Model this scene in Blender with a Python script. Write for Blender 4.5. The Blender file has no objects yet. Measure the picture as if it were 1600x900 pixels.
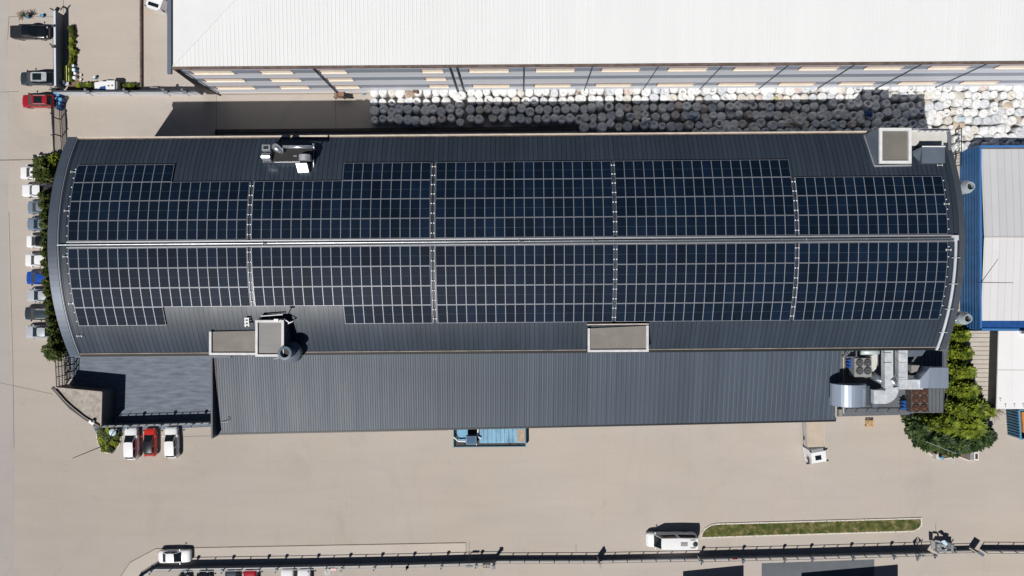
import bpy, math, random
from mathutils import Vector, Matrix, Euler
random.seed(7)
R = math.radians
sc = bpy.context.scene
col = sc.collection
# ------------------------------------------------------------ camera, sky, sun, exposure
HC = 98.7            # height of the drone above the ground, metres
FPX = 1066.0         # focal length in units of 1/1600 of the picture width
NX, NY = 812.0, 435.0  # the point straight below the drone, in 1600 x 900 units
cd = bpy.data.cameras.new('camera'); cam = bpy.data.objects.new('camera', cd); col.objects.link(cam)
sc.camera = cam
cam.location = (0, 0, HC); cam.rotation_euler = (0, 0, 0)
cd.sensor_fit = 'HORIZONTAL'; cd.sensor_width = 36.0; cd.lens = FPX / 1600 * 36.0
cd.shift_x = -(NX - 800) / 1600; cd.shift_y = -(450 - NY) / 1600
cd.clip_start = 0.5; cd.clip_end = 5000
SUN = Vector((-.375, -.556, 1)).normalized()
w = bpy.data.worlds.new('World'); sc.world = w; w.use_nodes = True
wn = w.node_tree
sky = wn.nodes.new('ShaderNodeTexSky'); sky.sky_type = 'NISHITA'; sky.sun_disc = False
sky.sun_elevation = math.asin(SUN.z); sky.sun_rotation = math.atan2(SUN.x, SUN.y)
sky.air_density = 0.6; sky.dust_density = 0.05; sky.altitude = 2500; sky.ozone_density = 1.5
wn.links.new(sky.outputs[0], wn.nodes['Background'].inputs[0])
wn.nodes['Background'].inputs[1].default_value = 0.05
sd = bpy.data.lights.new('sun', 'SUN'); sun = bpy.data.objects.new('sun', sd); col.objects.link(sun)
sd.energy = 5.0; sd.angle = R(0.5); sd.color = (1.0, .965, .91)
sun.rotation_euler = (-SUN).to_track_quat('-Z', 'Y').to_euler(); sun.location = (0, 0, 150)
vs = sc.view_settings
vs.view_transform = 'Standard'; vs.look = 'None'; vs.exposure = -0.10; vs.gamma = 1; vs.use_curve_mapping = False

# ------------------------------------------------------------ helpers
def P(px, py, h=0.0):
    return Vector(((px - NX) * (HC - h) / FPX, (NY - py) * (HC - h) / FPX, h))
ORG = {}
def tag(o, label=None, cat=None, group=None, kind=None):
    if label: o['label'] = label
    if cat: o['category'] = cat
    if group: o['group'] = group
    if kind: o['kind'] = kind
    return o
def thing(name, label, cat, loc=(0, 0, 0), rotz=0, group=None):
    o = bpy.data.objects.new(name, None); col.objects.link(o)
    o.empty_display_size = .3
    o.location = loc; o.rotation_euler = (0, 0, rotz)
    ORG[o.name] = Vector(loc) if rotz == 0 else Vector((0, 0, 0))
    return tag(o, label, cat, group)
class MB:
    def __init__(s): s.v = []; s.f = []; s.m = []; s.uv = []
    def add(s, vs, fs, mi=0, uvs=None):
        b = len(s.v); s.v += [tuple(v) for v in vs]
        for k, f in enumerate(fs):
            s.f.append(tuple(b + i for i in f)); s.m.append(mi)
            s.uv.append(uvs[k] if uvs else [(0, 0)] * len(f))
        return s
    def box(s, c, d, rz=0, mi=0):
        x, y, z = d[0] / 2, d[1] / 2, d[2] / 2; ca, sa = math.cos(rz), math.sin(rz)
        vs = []
        for k in (-z, z):
            for i, j in ((-x, -y), (x, -y), (x, y), (-x, y)):
                vs.append((c[0] + i * ca - j * sa, c[1] + i * sa + j * ca, c[2] + k))
        return s.add(vs, [(3, 2, 1, 0), (4, 5, 6, 7), (0, 1, 5, 4), (1, 2, 6, 5), (2, 3, 7, 6), (3, 0, 4, 7)], mi)
    def prism(s, pts, z0, mi=0, z1=None):
        # pts: top points (x,y,z) or (x,y) with z1 ; bottom at z0
        top = [(p[0], p[1], p[2] if z1 is None else z1) for p in pts]
        a = sum(top[i][0] * top[(i + 1) % len(top)][1] - top[(i + 1) % len(top)][0] * top[i][1] for i in range(len(top)))
        if a < 0: top = top[::-1]
        n = len(top); bot = [(p[0], p[1], z0) for p in top]
        return s.add(bot + top, [tuple(range(n - 1, -1, -1)), tuple(range(n, 2 * n))] + [(i, (i + 1) % n, n + (i + 1) % n, n + i) for i in range(n)], mi)
    def quad(s, a, b, c, d, mi=0): return s.add([a, b, c, d], [(0, 1, 2, 3)], mi, [[(0, 0), (1, 0), (1, 1), (0, 1)]])
    def bar(s, a, b, w, h=None, mi=0):
        # rectangular bar from a to b
        a = Vector(a); b = Vector(b); h = h or w; d = (b - a)
        if d.length < 1e-6: return s
        d.normalize(); up = Vector((0, 0, 1)) if abs(d.z) < .95 else Vector((0, 1, 0))
        r = d.cross(up).normalized(); u = r.cross(d).normalized()
        vs = []
        for p in (a, b):
            for i, j in ((-1, -1), (1, -1), (1, 1), (-1, 1)): vs.append(p + r * (i * w / 2) + u * (j * h / 2))
        return s.add(vs, [(0, 1, 2, 3), (7, 6, 5, 4), (4, 5, 1, 0), (5, 6, 2, 1), (6, 7, 3, 2), (7, 4, 0, 3)], mi)
    def tube(s, pts, r, n=8, mi=0, cap=True):
        pts = [Vector(p) for p in pts]; rs = r if isinstance(r, (list, tuple)) else [r] * len(pts)
        vs = []; prev = None
        for k, p in enumerate(pts):
            d = (pts[min(k + 1, len(pts) - 1)] - pts[max(k - 1, 0)]).normalized()
            if prev is None:
                up = Vector((0, 0, 1)) if abs(d.z) < .9 else Vector((1, 0, 0)); x = d.cross(up).normalized()
            else: x = (prev - d * prev.dot(d)).normalized()
            prev = x; y = d.cross(x)
            for i in range(n):
                a = 2 * math.pi * i / n; vs.append(p + (x * math.cos(a) + y * math.sin(a)) * rs[k])
        fs = [(k * n + i, k * n + (i + 1) % n, (k + 1) * n + (i + 1) % n, (k + 1) * n + i) for k in range(len(pts) - 1) for i in range(n)]
        if cap: fs += [tuple(range(n - 1, -1, -1)), tuple(range((len(pts) - 1) * n, len(pts) * n))]
        return s.add(vs, fs, mi)
    def lathe(s, c, prof, n=16, mi=0):
        vs = [(c[0] + r * math.cos(2 * math.pi * i / n), c[1] + r * math.sin(2 * math.pi * i / n), c[2] + z) for r, z in prof for i in range(n)]
        m = len(prof)
        fs = [(k * n + i, k * n + (i + 1) % n, (k + 1) * n + (i + 1) % n, (k + 1) * n + i) for k in range(m - 1) for i in range(n)]
        fs += [tuple(range(n - 1, -1, -1)), tuple(range((m - 1) * n, m * n))]
        return s.add(vs, fs, mi)
    def mesh(s, name, mats, org=(0, 0, 0), smooth=False):
        me = bpy.data.meshes.new(name); o = Vector(org)
        me.from_pydata([(v[0] - o.x, v[1] - o.y, v[2] - o.z) for v in s.v], [], s.f)
        if not isinstance(mats, (list, tuple)): mats = [mats]
        for m in mats: me.materials.append(m)
        if len(mats) > 1: me.polygons.foreach_set('material_index', s.m)
        uvl = me.uv_layers.new(name='UVMap'); flat = []
        for u in s.uv:
            for q in u: flat += [q[0], q[1]]
        uvl.data.foreach_set('uv', flat)
        if smooth: me.polygons.foreach_set('use_smooth', [True] * len(me.polygons))
        me.update(); return me
    def obj(s, name, mats, parent=None, smooth=False, org=None):
        if parent is not None: og = ORG.get(parent.name, Vector((0, 0, 0)))
        else: og = Vector(org) if org is not None else Vector((0, 0, 0))
        o = bpy.data.objects.new(name, s.mesh(name, mats, og, smooth)); col.objects.link(o)
        if parent is not None: o.parent = parent
        else: o.location = og
        ORG[o.name] = og
        return o
def struct(name, mb, m, smooth=False): return tag(mb.obj(name, m, None, smooth), kind='structure')
def copy_tree(o, parent=None):
    c = o.copy(); col.objects.link(c)
    if parent is not None: c.parent = parent
    ORG[c.name] = ORG.get(o.name, Vector((0, 0, 0)))
    for ch in list(o.children): copy_tree(ch, c)
    return c

# ------------------------------------------------------------ materials
MATS = {}
def mat(name, c, rough=.7, metal=0, var=.12, scale=1.0, stretch=(1, 1, 1), bump=0, bscale=None, fine=0, spec=.5, coord='pos', coat=0, sat=None):
    if name in MATS: return MATS[name]
    m = bpy.data.materials.new(name); m.use_nodes = True; nt = m.node_tree; N = nt.nodes; L = nt.links
    b = N['Principled BSDF']; b.inputs['Roughness'].default_value = rough; b.inputs['Metallic'].default_value = metal
    b.inputs['Specular IOR Level'].default_value = spec
    if coat: b.inputs['Coat Weight'].default_value = coat; b.inputs['Coat Roughness'].default_value = .06
    if coord == 'pos': src = N.new('ShaderNodeNewGeometry').outputs['Position']
    else: src = N.new('ShaderNodeTexCoord').outputs['Object']
    mp = N.new('ShaderNodeMapping'); mp.inputs['Scale'].default_value = stretch; L.new(src, mp.inputs[0])
    nz = N.new('ShaderNodeTexNoise'); nz.inputs['Scale'].default_value = scale; nz.inputs['Detail'].default_value = 6; nz.inputs['Roughness'].default_value = .6
    L.new(mp.outputs[0], nz.inputs[0])
    mr = N.new('ShaderNodeMapRange'); mr.inputs[1].default_value = .3; mr.inputs[2].default_value = .7
    mr.inputs[3].default_value = 1 - var; mr.inputs[4].default_value = 1 + var; L.new(nz.outputs[0], mr.inputs[0])
    vm = N.new('ShaderNodeVectorMath'); vm.operation = 'SCALE'; vm.inputs[0].default_value = c[:3]; L.new(mr.outputs[0], vm.inputs['Scale'])
    L.new(vm.outputs[0], b.inputs['Base Color'])
    if bump:
        n2 = N.new('ShaderNodeTexNoise'); n2.inputs['Scale'].default_value = bscale or scale * 4; n2.inputs['Detail'].default_value = 4
        L.new(mp.outputs[0], n2.inputs[0])
        bp = N.new('ShaderNodeBump'); bp.inputs['Strength'].default_value = bump; bp.inputs['Distance'].default_value = .05
        L.new(n2.outputs[0], bp.inputs['Height']); L.new(bp.outputs[0], b.inputs['Normal'])
    m['_vm'] = 1; MATS[name] = m
    return m
def math_node(nt, op, a, b=None, c=None):
    n = nt.nodes.new('ShaderNodeMath'); n.operation = op
    for k, v in enumerate((a, b, c)):
        if v is None: continue
        if hasattr(v, 'links') or hasattr(v, 'node'): nt.links.new(v, n.inputs[k])
        else: n.inputs[k].default_value = v
    return n.outputs[0]
def sheet_mat(name, c, c_groove, pitch, gw, rough, var=.1, axis='X', metal=0, tone=.12, spec=.5, stretch=(1, 1, 1), ang=0):
    """coated profiled metal: thin joints every pitch metres along an axis, each sheet its own slight tone"""
    m = bpy.data.materials.new(name); m.use_nodes = True; nt = m.node_tree; N = nt.nodes; L = nt.links
    b = N['Principled BSDF']; b.inputs['Roughness'].default_value = rough; b.inputs['Metallic'].default_value = metal
    b.inputs['Specular IOR Level'].default_value = spec
    g = N.new('ShaderNodeNewGeometry')
    mp = N.new('ShaderNodeMapping'); mp.inputs['Rotation'].default_value = (0, 0, -ang); L.new(g.outputs['Position'], mp.inputs[0])
    sx = N.new('ShaderNodeSeparateXYZ'); L.new(mp.outputs[0], sx.inputs[0])
    t = math_node(nt, 'DIVIDE', sx.outputs[axis], pitch)
    fr = math_node(nt, 'FRACT', t); fl = math_node(nt, 'FLOOR', t)
    gr = math_node(nt, 'LESS_THAN', fr, gw / pitch)
    wn_ = N.new('ShaderNodeTexWhiteNoise'); wn_.noise_dimensions = '1D'; L.new(fl, wn_.inputs['W'])
    fl3 = math_node(nt, 'FLOOR', math_node(nt, 'DIVIDE', t, 7.3))
    wn2 = N.new('ShaderNodeTexWhiteNoise'); wn2.noise_dimensions = '1D'; L.new(fl3, wn2.inputs['W'])
    mp2 = N.new('ShaderNodeMapping'); mp2.inputs['Scale'].default_value = stretch; L.new(g.outputs['Position'], mp2.inputs[0])
    nz = N.new('ShaderNodeTexNoise'); nz.inputs['Scale'].default_value = .35; nz.inputs['Detail'].default_value = 8; nz.inputs['Roughness'].default_value = .65; L.new(mp2.outputs[0], nz.inputs[0])
    s1 = math_node(nt, 'MULTIPLY_ADD', wn_.outputs['Value'], tone, 1 - tone / 2)
    s1b = math_node(nt, 'MULTIPLY_ADD', wn2.outputs['Value'], tone, 1 - tone / 2)
    s2 = math_node(nt, 'MULTIPLY_ADD', nz.outputs[0], var * 2, 1 - var)
    sc_ = math_node(nt, 'MULTIPLY', math_node(nt, 'MULTIPLY', s1, s1b), s2)
    mx = N.new('ShaderNodeMix'); mx.data_type = 'RGBA'; mx.inputs[6].default_value = (*c, 1); mx.inputs[7].default_value = (*c_groove, 1); L.new(gr, mx.inputs[0])
    vm = N.new('ShaderNodeVectorMath'); vm.operation = 'SCALE'; L.new(mx.outputs[2], vm.inputs[0]); L.new(sc_, vm.inputs['Scale'])
    L.new(vm.outputs[0], b.inputs['Base Color'])
    rr = math_node(nt, 'MULTIPLY_ADD', nz.outputs[0], .2, rough - .1); L.new(rr, b.inputs['Roughness'])
    MATS[name] = m; return m

def concrete(name, c, seed=0, streak=.10):
    m = bpy.data.materials.new(name); m.use_nodes = True; nt = m.node_tree; N = nt.nodes; L = nt.links
    b = N['Principled BSDF']; b.inputs['Roughness'].default_value = .92; b.inputs['Specular IOR Level'].default_value = .25
    g = N.new('ShaderNodeNewGeometry')
    def noise(scale, st, det=5, ro=.6, dist=0):
        mp = N.new('ShaderNodeMapping'); mp.inputs['Scale'].default_value = st; mp.inputs['Location'].default_value = (seed, seed * 2, 0); L.new(g.outputs['Position'], mp.inputs[0])
        n = N.new('ShaderNodeTexNoise'); n.inputs['Scale'].default_value = scale; n.inputs['Detail'].default_value = det; n.inputs['Roughness'].default_value = ro; n.inputs['Distortion'].default_value = dist
        L.new(mp.outputs[0], n.inputs[0]); return n.outputs[0]
    def mr(x, a, b_, lo, hi):
        n = N.new('ShaderNodeMapRange'); L.new(x, n.inputs[0]); n.inputs[1].default_value = a; n.inputs[2].default_value = b_; n.inputs[3].default_value = lo; n.inputs[4].default_value = hi; return n.outputs[0]
    big = mr(noise(.035, (1, 1, 1)), .3, .7, .955, 1.045)
    st = mr(noise(.3, (.25, 1.4, 1), 7, .65, .4), .32, .7, 1 - streak * .35, 1 + streak * .3)
    fine = mr(noise(4.5, (1, 1, 1), 3), .3, .7, .965, 1.035)
    spots = mr(noise(.55, (1, 1, 1), 2, .5, .8), .68, .78, 1.0, .93)
    stain = mr(noise(.09, (1.0, .6, 1), 8, .72, 1.2), .54, .72, 1.0, .91)
    specks = mr(noise(2.2, (1, 1, 1), 1, .4), .76, .80, 1.0, .84)
    x = big
    for q in (st, fine, spots, stain, specks): x = math_node(nt, 'MULTIPLY', x, q)
    tint = N.new('ShaderNodeMix'); tint.data_type = 'RGBA'; tint.inputs[6].default_value = (*c, 1)
    tint.inputs[7].default_value = (c[0] * .985, c[1] * 1.0, c[2] * 1.035, 1); L.new(mr(noise(.06, (1, 1, 1), 3), .4, .62, 0, 1), tint.inputs[0])
    # sawn slab joints, barely visible
    sx = N.new('ShaderNodeSeparateXYZ'); L.new(g.outputs['Position'], sx.inputs[0])
    jx = math_node(nt, 'LESS_THAN', math_node(nt, 'FRACT', math_node(nt, 'DIVIDE', sx.outputs['X'], 6.1)), .008)
    jy = math_node(nt, 'LESS_THAN', math_node(nt, 'FRACT', math_node(nt, 'DIVIDE', sx.outputs['Y'], 5.3)), .009)
    j = math_node(nt, 'MULTIPLY_ADD', math_node(nt, 'MAXIMUM', jx, jy), -.07, 1.0)
    x = math_node(nt, 'MULTIPLY', x, j)
    # the yard is more worn and dusty towards its south west corner, where the traffic turns
    wv = N.new('ShaderNodeVectorMath'); wv.operation = 'DISTANCE'; L.new(g.outputs['Position'], wv.inputs[0]); wv.inputs[1].default_value = (-68, -38, 0)
    x = math_node(nt, 'MULTIPLY', x, mr(wv.outputs['Value'], 8, 75, .90, 1.035))
    vm = N.new('ShaderNodeVectorMath'); vm.operation = 'SCALE'; L.new(tint.outputs[2], vm.inputs[0]); L.new(x, vm.inputs['Scale'])
    L.new(vm.outputs[0], b.inputs['Base Color'])
    MATS[name] = m; return m

M_con = concrete('concrete yard', (.412, .364, .320))
M_walk = concrete('paved strip', (.47, .42, .375), 31, .06)
M_road = concrete('road surface', (.385, .352, .328), 77, .06)
M_asph = mat('grey asphalt', (.105, .115, .132), .9, var=.14, scale=.5, bump=.2, bscale=6)
M_kerb = mat('kerb concrete', (.6, .56, .5), .85, var=.08, scale=1.5)
M_joint = mat('joint sealant', (.17, .145, .125), .9, var=.25, scale=2)
M_black = mat('black rubber', (.006, .006, .007), .6, var=.2)
M_blackp = mat('black painted steel', (.012, .014, .017), .45, var=.2, scale=3)
M_slate = mat('slate coated steel', (.05, .06, .076), .5, var=.12, scale=.6)
M_slate2 = mat('blue grey coated steel', (.10, .125, .16), .45, var=.12, scale=.5)
M_rim2 = mat('dull white capping', (.56, .56, .57), .5, var=.16, scale=1.4)
M_white = mat('white painted steel', (.78, .78, .78), .4, var=.06, scale=1.2)
M_offw = mat('off white membrane', (.52, .51, .49), .7, var=.1, scale=.7, stretch=(1, .4, 1))
M_taupe = mat('taupe roofing felt', (.20, .185, .168), .85, var=.14, scale=.5, bump=.3, bscale=5)
M_taupe2 = mat('grey roofing felt', (.235, .225, .22), .85, var=.12, scale=.6, stretch=(.3, 1.5, 1), bump=.2, bscale=5)
M_beige = mat('beige flashing', (.52, .45, .38), .6, var=.2, scale=1.3, stretch=(1, 3, 1))
M_rust = mat('weathered gutter', (.12, .085, .07), .75, var=.5, scale=1.1, stretch=(1, 2, 1))
M_galv = mat('galvanised sheet', (.62, .65, .69), .32, .85, var=.14, scale=.9, bump=.12, bscale=3)
M_alu = mat('brushed aluminium', (.66, .67, .70), .38, .7, var=.1, scale=1.6)
M_alub = mat('aluminium frame', (.35, .37, .42), .5, .3, var=.06, scale=1)
M_blue = mat('blue coated steel', (.030, .11, .26), .45, var=.16, scale=.5, stretch=(1.5, 1.5, .4))
M_lblue = mat('light blue paint', (.10, .29, .45), .5, var=.25, scale=1.5)
M_dblue = mat('deep blue paint', (.015, .07, .24), .4, var=.2, scale=2)
M_glass = mat('dark vehicle glass', (.010, .016, .019), .07, var=.1, spec=.6)
M_brown = mat('brown rusted metal', (.10, .055, .042), .5, .2, var=.3, scale=3)
M_wood = mat('pale pallet wood', (.52, .33, .16), .8, var=.25, scale=3)
M_orange = mat('orange timber', (.48, .21, .06), .8, var=.2, scale=2)
M_soil = mat('dry soil', (.16, .11, .07), .95, var=.3, scale=2, bump=.5)
M_cream = mat('cream tarpaulin', (.45, .375, .30), .8, var=.08, scale=.8)
M_red = mat('red paint', (.36, .012, .018), .35, var=.05, coat=.5)

# solar glass: dark cells with faint grid, one slight tone per panel (uv whole part)
def solar_mat():
    m = bpy.data.materials.new('solar glass'); m.use_nodes = True; nt = m.node_tree; N = nt.nodes; L = nt.links
    b = N['Principled BSDF']; b.inputs['Roughness'].default_value = .5; b.inputs['Specular IOR Level'].default_value = .075
    pass
    uv = N.new('ShaderNodeUVMap'); sx = N.new('ShaderNodeSeparateXYZ'); L.new(uv.outputs[0], sx.inputs[0])
    fu = math_node(nt, 'FRACT', sx.outputs[0]); fv = math_node(nt, 'FRACT', sx.outputs[1])
    oi = N.new('ShaderNodeObjectInfo')
    cv = N.new('ShaderNodeCombineXYZ'); L.new(math_node(nt, 'FLOOR', sx.outputs[0]), cv.inputs[0]); L.new(math_node(nt, 'FLOOR', sx.outputs[1]), cv.inputs[1]); L.new(oi.outputs['Random'], cv.inputs[2])
    wn_ = N.new('ShaderNodeTexWhiteNoise'); wn_.noise_dimensions = '3D'; L.new(cv.outputs[0], wn_.inputs['Vector'])
    c6 = math_node(nt, 'LESS_THAN', math_node(nt, 'FRACT', math_node(nt, 'MULTIPLY', fu, 6)), .05)
    c24 = math_node(nt, 'LESS_THAN', math_node(nt, 'FRACT', math_node(nt, 'MULTIPLY', fv, 24)), .06)
    grid = math_node(nt, 'MULTIPLY', math_node(nt, 'MAXIMUM', c6, c24), .35)
    mid = math_node(nt, 'COMPARE', fv, .5, .009)
    ln = math_node(nt, 'MAXIMUM', grid, mid)
    rmp = N.new('ShaderNodeMix'); rmp.data_type = 'RGBA'; rmp.inputs[6].default_value = (.0018, .0060, .0150, 1); rmp.inputs[7].default_value = (.0032, .0100, .0260, 1)
    L.new(wn_.outputs['Value'], rmp.inputs[0])
    mx = N.new('ShaderNodeMix'); mx.data_type = 'RGBA'; L.new(ln, mx.inputs[0]); L.new(rmp.outputs[2], mx.inputs[6]); mx.inputs[7].default_value = (.035, .055, .075, 1)
    g = N.new('ShaderNodeNewGeometry'); nz = N.new('ShaderNodeTexNoise'); nz.inputs['Scale'].default_value = .22; nz.inputs['Detail'].default_value = 5; L.new(g.outputs['Position'], nz.inputs[0])
    vm = N.new('ShaderNodeVectorMath'); vm.operation = 'SCALE'; L.new(mx.outputs[2], vm.inputs[0]); L.new(math_node(nt, 'MULTIPLY_ADD', nz.outputs[0], 1.2, .45), vm.inputs['Scale'])
    L.new(vm.outputs[0], b.inputs['Base Color'])
    return m
M_cell = solar_mat()

def leaf_mat(name, a, b_, c_):
    m = bpy.data.materials.new(name); m.use_nodes = True; nt = m.node_tree; N = nt.nodes; L = nt.links
    b = N['Principled BSDF']; b.inputs['Roughness'].default_value = .6; b.inputs['Specular IOR Level'].default_value = .3
    g = N.new('ShaderNodeNewGeometry')
    nz = N.new('ShaderNodeTexNoise'); nz.inputs['Scale'].default_value = 1.3; nz.inputs['Detail'].default_value = 4; L.new(g.outputs['Position'], nz.inputs[0])
    cr = N.new('ShaderNodeValToRGB'); e = cr.color_ramp.elements; e[0].position = .3; e[0].color = (*a, 1); e[1].position = .72; e[1].color = (*c_, 1)
    k = e.new(.52); k.color = (*b_, 1)
    wn_ = math_node(nt, 'MULTIPLY_ADD', g.outputs['Random Per Island'], .3, -.15)
    L.new(math_node(nt, 'ADD', nz.outputs[0], wn_), cr.inputs[0]); L.new(cr.outputs[0], b.inputs['Base Color'])
    tr = N.new('ShaderNodeBsdfTranslucent'); L.new(cr.outputs[0], tr.inputs[0]); ms = N.new('ShaderNodeMixShader'); ms.inputs[0].default_value = .25
    L.new(b.outputs[0], ms.inputs[1]); L.new(tr.outputs[0], ms.inputs[2]); L.new(ms.outputs[0], N['Material Output'].inputs[0])
    MATS[name] = m; return m
M_lf1 = leaf_mat('yellow green conifer', (.030, .055, .007), (.14, .19, .016), (.31, .36, .035))
M_lf2 = leaf_mat('dark green pine', (.010, .024, .009), (.042, .078, .022), (.14, .19, .055))
M_lf3 = leaf_mat('hedge foliage', (.022, .035, .006), (.055, .08, .012), (.12, .14, .025))
M_lf4 = leaf_mat('bright shrub', (.06, .09, .01), (.17, .22, .02), (.34, .38, .03))
M_lf5 = leaf_mat('dry purple twigs', (.03, .022, .02), (.06, .045, .042), (.10, .08, .075))
M_lf6 = leaf_mat('palm frond', (.06, .05, .02), (.12, .10, .03), (.2, .18, .06))
M_bark = mat('bark', (.09, .065, .045), .9, var=.3, scale=4)
def grass_mat():
    m = mat('lawn', (.07, .085, .02), .95, var=.2, scale=2); nt = m.node_tree; N = nt.nodes; L = nt.links
    g = N.new('ShaderNodeNewGeometry'); nz = N.new('ShaderNodeTexNoise'); nz.inputs['Scale'].default_value = 1.1; nz.inputs['Detail'].default_value = 7; nz.inputs['Roughness'].default_value = .7; L.new(g.outputs['Position'], nz.inputs[0])
    cr = N.new('ShaderNodeValToRGB'); e = cr.color_ramp.elements; e[0].position = .35; e[0].color = (.035, .06, .012, 1); e[1].position = .68; e[1].color = (.32, .25, .13, 1)
    k = e.new(.5); k.color = (.11, .12, .03, 1); L.new(nz.outputs[0], cr.inputs[0]); L.new(cr.outputs[0], N['Principled BSDF'].inputs['Base Color']); return m
M_grass = grass_mat()

# ------------------------------------------------------------ the ground and its markings
g = MB(); g.quad((-1500, -1500, 0), (1500, -1500, 0), (1500, 1500, 0), (-1500, 1500, 0)); struct('ground', g, M_con)
def sheet(name, px, z, m, kind='structure'):
    b = MB(); pts = [P(x, y, 0) for x, y in px]; pts = [(p.x, p.y, z) for p in pts]
    a = sum(pts[i][0] * pts[(i + 1) % len(pts)][1] - pts[(i + 1) % len(pts)][0] * pts[i][1] for i in range(len(pts)))
    if a < 0: pts = pts[::-1]
    b.add(pts, [tuple(range(len(pts)))]); o = b.obj(name, m); return tag(o, kind=kind)
sheet('road', [(-400, -400), (14, -400), (16, 20), (12, 70), (14, 200), (12, 350), (13, 500), (18, 600), (22, 700), (20, 900), (20, 1300), (-400, 1300)], .004, M_road)
sheet('paved_strip', [(185, 905), (203, 879), (246, 857), (300, 856), (728, 848), (728, 866), (250, 884), (225, 905)], .004, M_walk)
sheet('paved_court', [(100, 545), (345, 545), (345, 666), (150, 676), (120, 610)], .004, mat('grey paving', (.125, .15, .19), .85, var=.32, scale=1.3, stretch=(.35, 1.8, 1), bump=.25, bscale=5))
sheet('asphalt_patch', [(1190, 880), (1366, 874), (1366, 1000), (1190, 1000)], .004, M_asph)
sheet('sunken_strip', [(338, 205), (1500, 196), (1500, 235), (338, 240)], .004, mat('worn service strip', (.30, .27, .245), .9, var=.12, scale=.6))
j = MB()
def strip(b, pts, wd, z=.006, h=None):
    for (x0, y0), (x1, y1) in zip(pts, pts[1:]):
        a = P(x0, y0); c = P(x1, y1); d = (c - a); n = Vector((-d.y, d.x, 0)).normalized() * wd / 2
        if h is None: b.quad((a + n).to_tuple()[:2] + (z,), (a - n).to_tuple()[:2] + (z,), (c - n).to_tuple()[:2] + (z,), (c + n).to_tuple()[:2] + (z,))
        else: b.bar(Vector((a.x, a.y, h / 2)), Vector((c.x, c.y, h / 2)), wd, h)
for pts in ([(99, -60), (99, 20)], [(338, 144), (338, 215)], [(524, 156), (525, 200)], [(-60, 592), (0, 598), (83, 616)],
            [(14, 330), (17, 450), (20, 560), (22, 700)], [(285, 682), (340, 681)], [(345, 679), (700, 672)], [(728, 848), (728, 866)], [(733, 846), (733, 882)],
            [(14, 26), (87, 26)], [(14, 26), (12, 62)], [(82, 40), (84, 120)], [(0, 144), (30, 143)], [(900, 851), (900, 862)], [(1462, 818), (1462, 834)]):
    strip(j, pts, .07, .008)
struct('pavement_joints', j, M_joint)
k = MB(); strip(k, [(-200, 252), (0, 250.5), (60, 249.5)], .12, h=.07); strip(k, [(185, 905), (203, 879), (243, 857.5), (300, 856), (728, 848)], .10, h=.06)
struct('kerb_edge', k, mat('dark kerb edging', (.2, .165, .14), .9, var=.3))
k = MB(); strip(k, [(220, 21), (262, 19)], .12, .008); struct('painted_line', k, mat('faded orange line', (.55, .36, .2), .85, var=.2, scale=2))
k = MB()
for a, b_ in (((1350, 210), (1500, 197)), ((340, 206), (1500, 199))):
    pass
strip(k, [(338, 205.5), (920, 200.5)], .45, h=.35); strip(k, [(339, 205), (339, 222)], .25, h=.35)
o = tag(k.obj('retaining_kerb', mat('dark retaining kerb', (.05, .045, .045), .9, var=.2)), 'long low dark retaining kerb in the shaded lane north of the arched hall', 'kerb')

# grass median with kerb
med = [(1094, 841), (1096, 832), (1101, 825), (1110, 819.5), (1120, 817.5), (1440, 808.5), (1440, 820), (1436, 826), (1427, 830.5), (1180, 838)]
def inset(px, d):
    c = (sum(p[0] for p in px) / len(px), sum(p[1] for p in px) / len(px)); out = []
    n = len(px)
    for i in range(n):
        a = Vector(px[i - 1]); b = Vector(px[i]); c2 = Vector(px[(i + 1) % n])
        e1 = (b - a).normalized(); e2 = (c2 - b).normalized(); n1 = Vector((-e1.y, e1.x)); n2 = Vector((-e2.y, e2.x)); nn = (n1 + n2).normalized()
        out.append(tuple(b + nn * d / max(.5, nn.dot(n1))))
    return out
def island(name_k, px, d, hk, lbl, ground_m):
    b = MB(); inn = inset(px, d)
    n = len(px)
    for i in range(n):
        q = [px[i], px[(i + 1) % n], inn[(i + 1) % n], inn[i]]
        b.prism([(*P(x, y).to_tuple()[:2], hk) for x, y in q], 0)
    tag(b.obj(name_k, M_kerb), lbl, 'kerb')
    return inn
inn = island('island_kerb', med, 2.0, .13, 'pale concrete kerb framing the long grass island by the white van', M_grass)
sheet('lawn', inn, .09, M_grass)
gb = MB(); rg = random.Random(3)
poly = [P(x, y) for x, y in inn]
def inside(x, y, poly):
    c = False; n = len(poly)
    for i in range(n):
        a = poly[i]; b = poly[i - 1]
        if (a.y > y) != (b.y > y) and x < (b.x - a.x) * (y - a.y) / (b.y - a.y) + a.x: c = not c
    return c
xs = [p.x for p in poly]; ys = [p.y for p in poly]; cnt = 0
while cnt < 9000:
    x = rg.uniform(min(xs), max(xs)); y = rg.uniform(min(ys), max(ys))
    if not inside(x, y, poly): continue
    cnt += 1; a = rg.uniform(0, 6.28); l = rg.uniform(.12, .3); dx, dy = math.cos(a) * l, math.sin(a) * l; hz = rg.uniform(.03, .12)
    gb.add([(x - dy * .2, y + dx * .2, .09), (x + dy * .2, y - dx * .2, .09), (x + dx, y + dy, .09 + hz)], [(0, 1, 2)])
tag(gb.obj('grass', M_grass), 'patchy green and straw coloured grass of the long island', 'grass', kind='stuff')
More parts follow.
